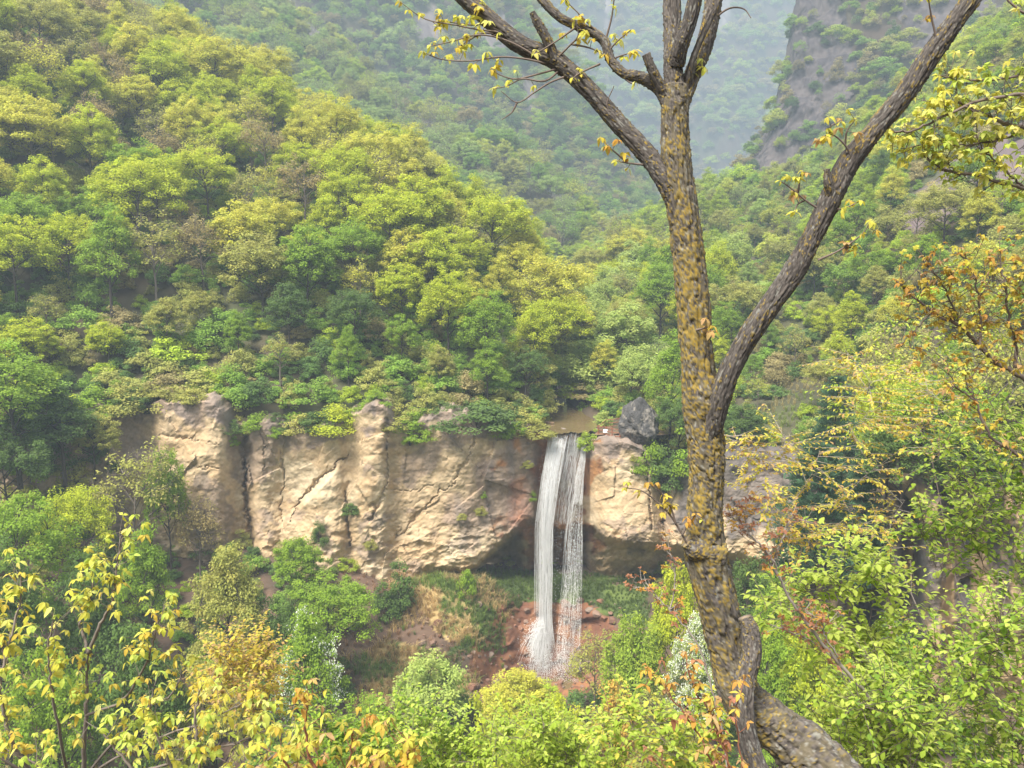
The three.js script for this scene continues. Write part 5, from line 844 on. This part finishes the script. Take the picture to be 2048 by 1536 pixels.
leafShrub('maple_sapling', 'slender pale-stemmed sapling with flat tiers of orange-green leaves at right', [2010, 1560, 8.2], [
  [1808, 850, 8.2], [1796, 730, 8.2], [1690, 700, 8.2], [1740, 760, 8], [1850, 780, 8.3], [1700, 860, 8], [1640, 900, 7.8], [1560, 905, 7.7], [1470, 870, 7.6], [1520, 945, 7.7], [1600, 985, 7.8], [1700, 985, 8], [1760, 930, 8], [1500, 1010, 7.6], [1560, 1050, 7.6], [1650, 1060, 7.8], [1740, 1040, 8], [1810, 1000, 8.1], [1780, 1090, 8], [1600, 1100, 7.7], [1480, 900, 7.6], [1570, 870, 7.7], [1850, 850, 8.2], [1880, 800, 8.2], [1740, 820, 8],
], { seed: 1101, shapes: LEAF, mats: [NEAR.gold, NEAR.yellow, NEAR.yellow, NEAR.tanPink], size: 0.52, twigs: 14, leaves: 20, len: 0.46, up: 0.05, flat: 0.25, bark: paleTwig, r: 0.016, parts: 220 });
leafShrub('maple_sapling', 'yellow-green sapling behind the orange-green one at right', [1990, 1500, 12], [
  [1790, 640, 12], [1750, 690, 12], [1850, 660, 12.3], [1900, 700, 12.3], [1720, 740, 12], [1800, 730, 12], [1860, 760, 12.2], [1760, 800, 12], [1820, 830, 12], [1900, 820, 12.3], [1720, 850, 12], [1680, 790, 12], [1960, 640, 12.4], [2000, 720, 12.4], [1940, 880, 12.2], [1860, 900, 12.2], [1960, 580, 12.4], [1920, 520, 12.4], [2020, 560, 12.5], [1990, 480, 12.6], [2040, 640, 12.5],
], { seed: 1102, shapes: LEAF, mats: [NEAR.green, NEAR.bright, NEAR.yellow], size: 0.85, twigs: 12, leaves: 12, len: 0.6, up: 0.1, flat: 0.45, r: 0.02, parts: 120 });
{
  const R = rng(1200), fill = (poly, n, d0, d1) => { const out = []; const xs = poly.map(p => p[0]), ys = poly.map(p => p[1]), x0 = Math.min(...xs), x1 = Math.max(...xs), y0 = Math.min(...ys), y1 = Math.max(...ys); while (out.length < n) { const x = lerp(x0, x1, R()), y = lerp(y0, y1, R()); if (inside(x, y, poly)) out.push([x, y, lerp(d0, d1, R())]); } return out; };
  leafShrub('leafy_shrub', 'large bright green shrub with oval leaves at right, below the maple', [1900, 1640, 6.6], fill([[1500, 1240], [1620, 1150], [1700, 1080], [1790, 1130], [1850, 1200], [1880, 1330], [1800, 1420], [1640, 1330], [1560, 1290]], 44, 6, 7), { seed: 1201, shapes: LEAF, mats: [NEAR.bright, NEAR.green, NEAR.bright], twigs: 7, leaves: 9, size: 0.82, flat: 0.6 });
  leafShrub('leafy_shrub', 'dense light green shrub at the right edge above the big shrub', [2080, 1620, 6.4], fill([[1800, 950], [1860, 900], [1960, 860], [2070, 840], [2080, 1200], [1900, 1200], [1830, 1100]], 50, 5.8, 7), { seed: 1202, shapes: LEAF, mats: [NEAR.green, NEAR.bright, NEAR.deep], twigs: 7, leaves: 9, size: 0.72 });
  leafShrub('leafy_shrub', 'light green shrub filling the lower right corner', [1960, 1760, 5.2], fill([[1700, 1420], [1800, 1340], [1900, 1260], [2080, 1180], [2100, 1600], [1680, 1600]], 56, 4.8, 6), { seed: 1203, shapes: LEAF, mats: [NEAR.green, NEAR.bright, NEAR.deep], twigs: 9, leaves: 10, size: 0.62 });
  leafShrub('leafy_shrub', 'low green shrub right of the thick trunk base', [1760, 1760, 5.6], fill([[1640, 1440], [1720, 1390], [1840, 1420], [1860, 1600], [1680, 1600]], 30, 5, 6), { seed: 1204, shapes: LEAF, mats: [NEAR.green, NEAR.bright], twigs: 8, leaves: 10, size: 0.65 });
  leafShrub('leafy_shrub', 'low bright green shrub left of the double trunk', [1330, 1760, 6.4], fill([[1180, 1460], [1280, 1400], [1420, 1420], [1480, 1500], [1480, 1600], [1180, 1600]], 36, 6, 7.4), { seed: 1205, shapes: LEAF, mats: [NEAR.green, NEAR.bright, NEAR.yellow], twigs: 8, leaves: 10, size: 0.75 });
  leafShrub('leafy_shrub', 'green shrub along the bottom edge below the waterfall', [1060, 1760, 8], fill([[900, 1460], [980, 1430], [1100, 1420], [1200, 1440], [1220, 1600], [900, 1600]], 40, 7.4, 8.8), { seed: 1206, shapes: LEAF, mats: [NEAR.green, NEAR.green, NEAR.bright], twigs: 9, leaves: 10, size: 0.75 });
  leafShrub('leafy_shrub', 'green shrub at the bottom between the golden sapling and the centre', [860, 1760, 8.6], fill([[720, 1440], [780, 1400], [860, 1420], [940, 1450], [940, 1600], [740, 1600]], 34, 7.8, 9.2), { seed: 1207, shapes: LEAF, mats: [NEAR.green, NEAR.deep, NEAR.bright], twigs: 9, leaves: 10, size: 0.75 });
  leafShrub('leafy_shrub', 'darker green shrub right of the yellow sapling at the bottom', [600, 1760, 8.6], fill([[540, 1440], [600, 1410], [680, 1390], [720, 1440], [740, 1600], [540, 1600]], 30, 7.8, 9.2), { seed: 1208, shapes: LEAF, mats: [NEAR.deep, NEAR.green], twigs: 9, leaves: 10, size: 0.75 });
  leafShrub('tan_leaved_tree', 'small tree with dense tan-gold leaves at lower left', [500, 1760, 11], fill([[400, 1350], [440, 1290], [500, 1270], [560, 1300], [585, 1370], [560, 1440], [420, 1440]], 34, 10, 11.6), { seed: 1209, shapes: LEAF, mats: [NEAR.gold, NEAR.tanPink, NEAR.yellow], twigs: 10, leaves: 11, size: 0.8, len: 0.45 });
}
sapling('red_bud_shrub', 'bare-branched shrub with reddish-brown leaf buds right of the trunk', 'shrub', at(1850, 1600, 5.4), [
  { pts: [[1850, 1600, 5.4], [1780, 1450, 5.3], [1690, 1340, 5.2], [1610, 1240, 5.1], [1560, 1160, 5.05], [1530, 1100, 5]], r: 0.017, twigs: 20, from: 0.4 }, { pts: [[1556, 1150, 5.05], [1540, 1110, 5], [1500, 1070, 5], [1476, 1040, 5], [1458, 1030, 5]], r: 0.008, twigs: 22, from: 0.1 }, { pts: [[1540, 1135, 5.05], [1560, 1090, 5], [1570, 1060, 5], [1590, 1030, 5]], r: 0.008, twigs: 20, from: 0.1 }, { pts: [[1500, 1070, 5], [1492, 1040, 5], [1510, 1020, 5], [1520, 1000, 5]], r: 0.005, twigs: 12, from: 0.1 },
  { pts: [[1780, 1450, 5.3], [1690, 1350, 5.3], [1660, 1310, 5.3], [1600, 1270, 5.3], [1540, 1250, 5.3]], r: 0.007, twigs: 22 }, { pts: [[1690, 1340, 5.2], [1650, 1270, 5.1], [1640, 1240, 5.1], [1600, 1220, 5.1]], r: 0.005, twigs: 16 },
  { pts: [[1460, 1560, 4.9], [1430, 1400, 4.9], [1390, 1280, 4.9], [1340, 1220, 4.9], [1300, 1180, 4.9], [1262, 1172, 4.9]], r: 0.007, twigs: 18, from: 0.4 }, { pts: [[1340, 1220, 4.9], [1350, 1160, 4.9], [1342, 1110, 4.9], [1318, 1095, 4.9]], r: 0.004, twigs: 9, from: 0.2 },
], { seed: 1301, shapes: BUD, mats: [NEAR.rust, NEAR.orange, NEAR.rust], size: 0.8, len: 0.12, up: 0.3, sub: 2, bark: paleTwig, part: 'bud' });
sapling('red_stem_sapling', 'thin red-stemmed saplings with orange leaves at the foot of the trunk', 'sapling', at(1480, 1720, 4), [
  { pts: [[1480, 1720, 4], [1440, 1560, 4], [1390, 1460, 4], [1340, 1390, 4], [1290, 1330, 4]], r: 0.006, twigs: 14 }, { pts: [[1480, 1720, 4], [1460, 1540, 4], [1430, 1440, 4], [1390, 1380, 4], [1370, 1310, 4]], r: 0.006, twigs: 14 }, { pts: [[1480, 1720, 4], [1470, 1560, 3.95], [1440, 1480, 3.95], [1416, 1400, 3.95]], r: 0.006, twigs: 12 }, { pts: [[1480, 1720, 4], [1400, 1600, 3.9], [1340, 1560, 3.9], [1320, 1500, 3.9]], r: 0.006, twigs: 9 }, { pts: [[1480, 1720, 4], [1485, 1540, 4], [1472, 1440, 4], [1478, 1390, 4]], r: 0.005, twigs: 5 },
], { seed: 1302, shapes: [DROOP[0], DROOP[2], CURL[1]], mats: [NEAR.orange, NEAR.gold, NEAR.tanPink, NEAR.rust], size: 0.5, len: 0.09, bark: redTwig });

renderer.render(scene, camera);
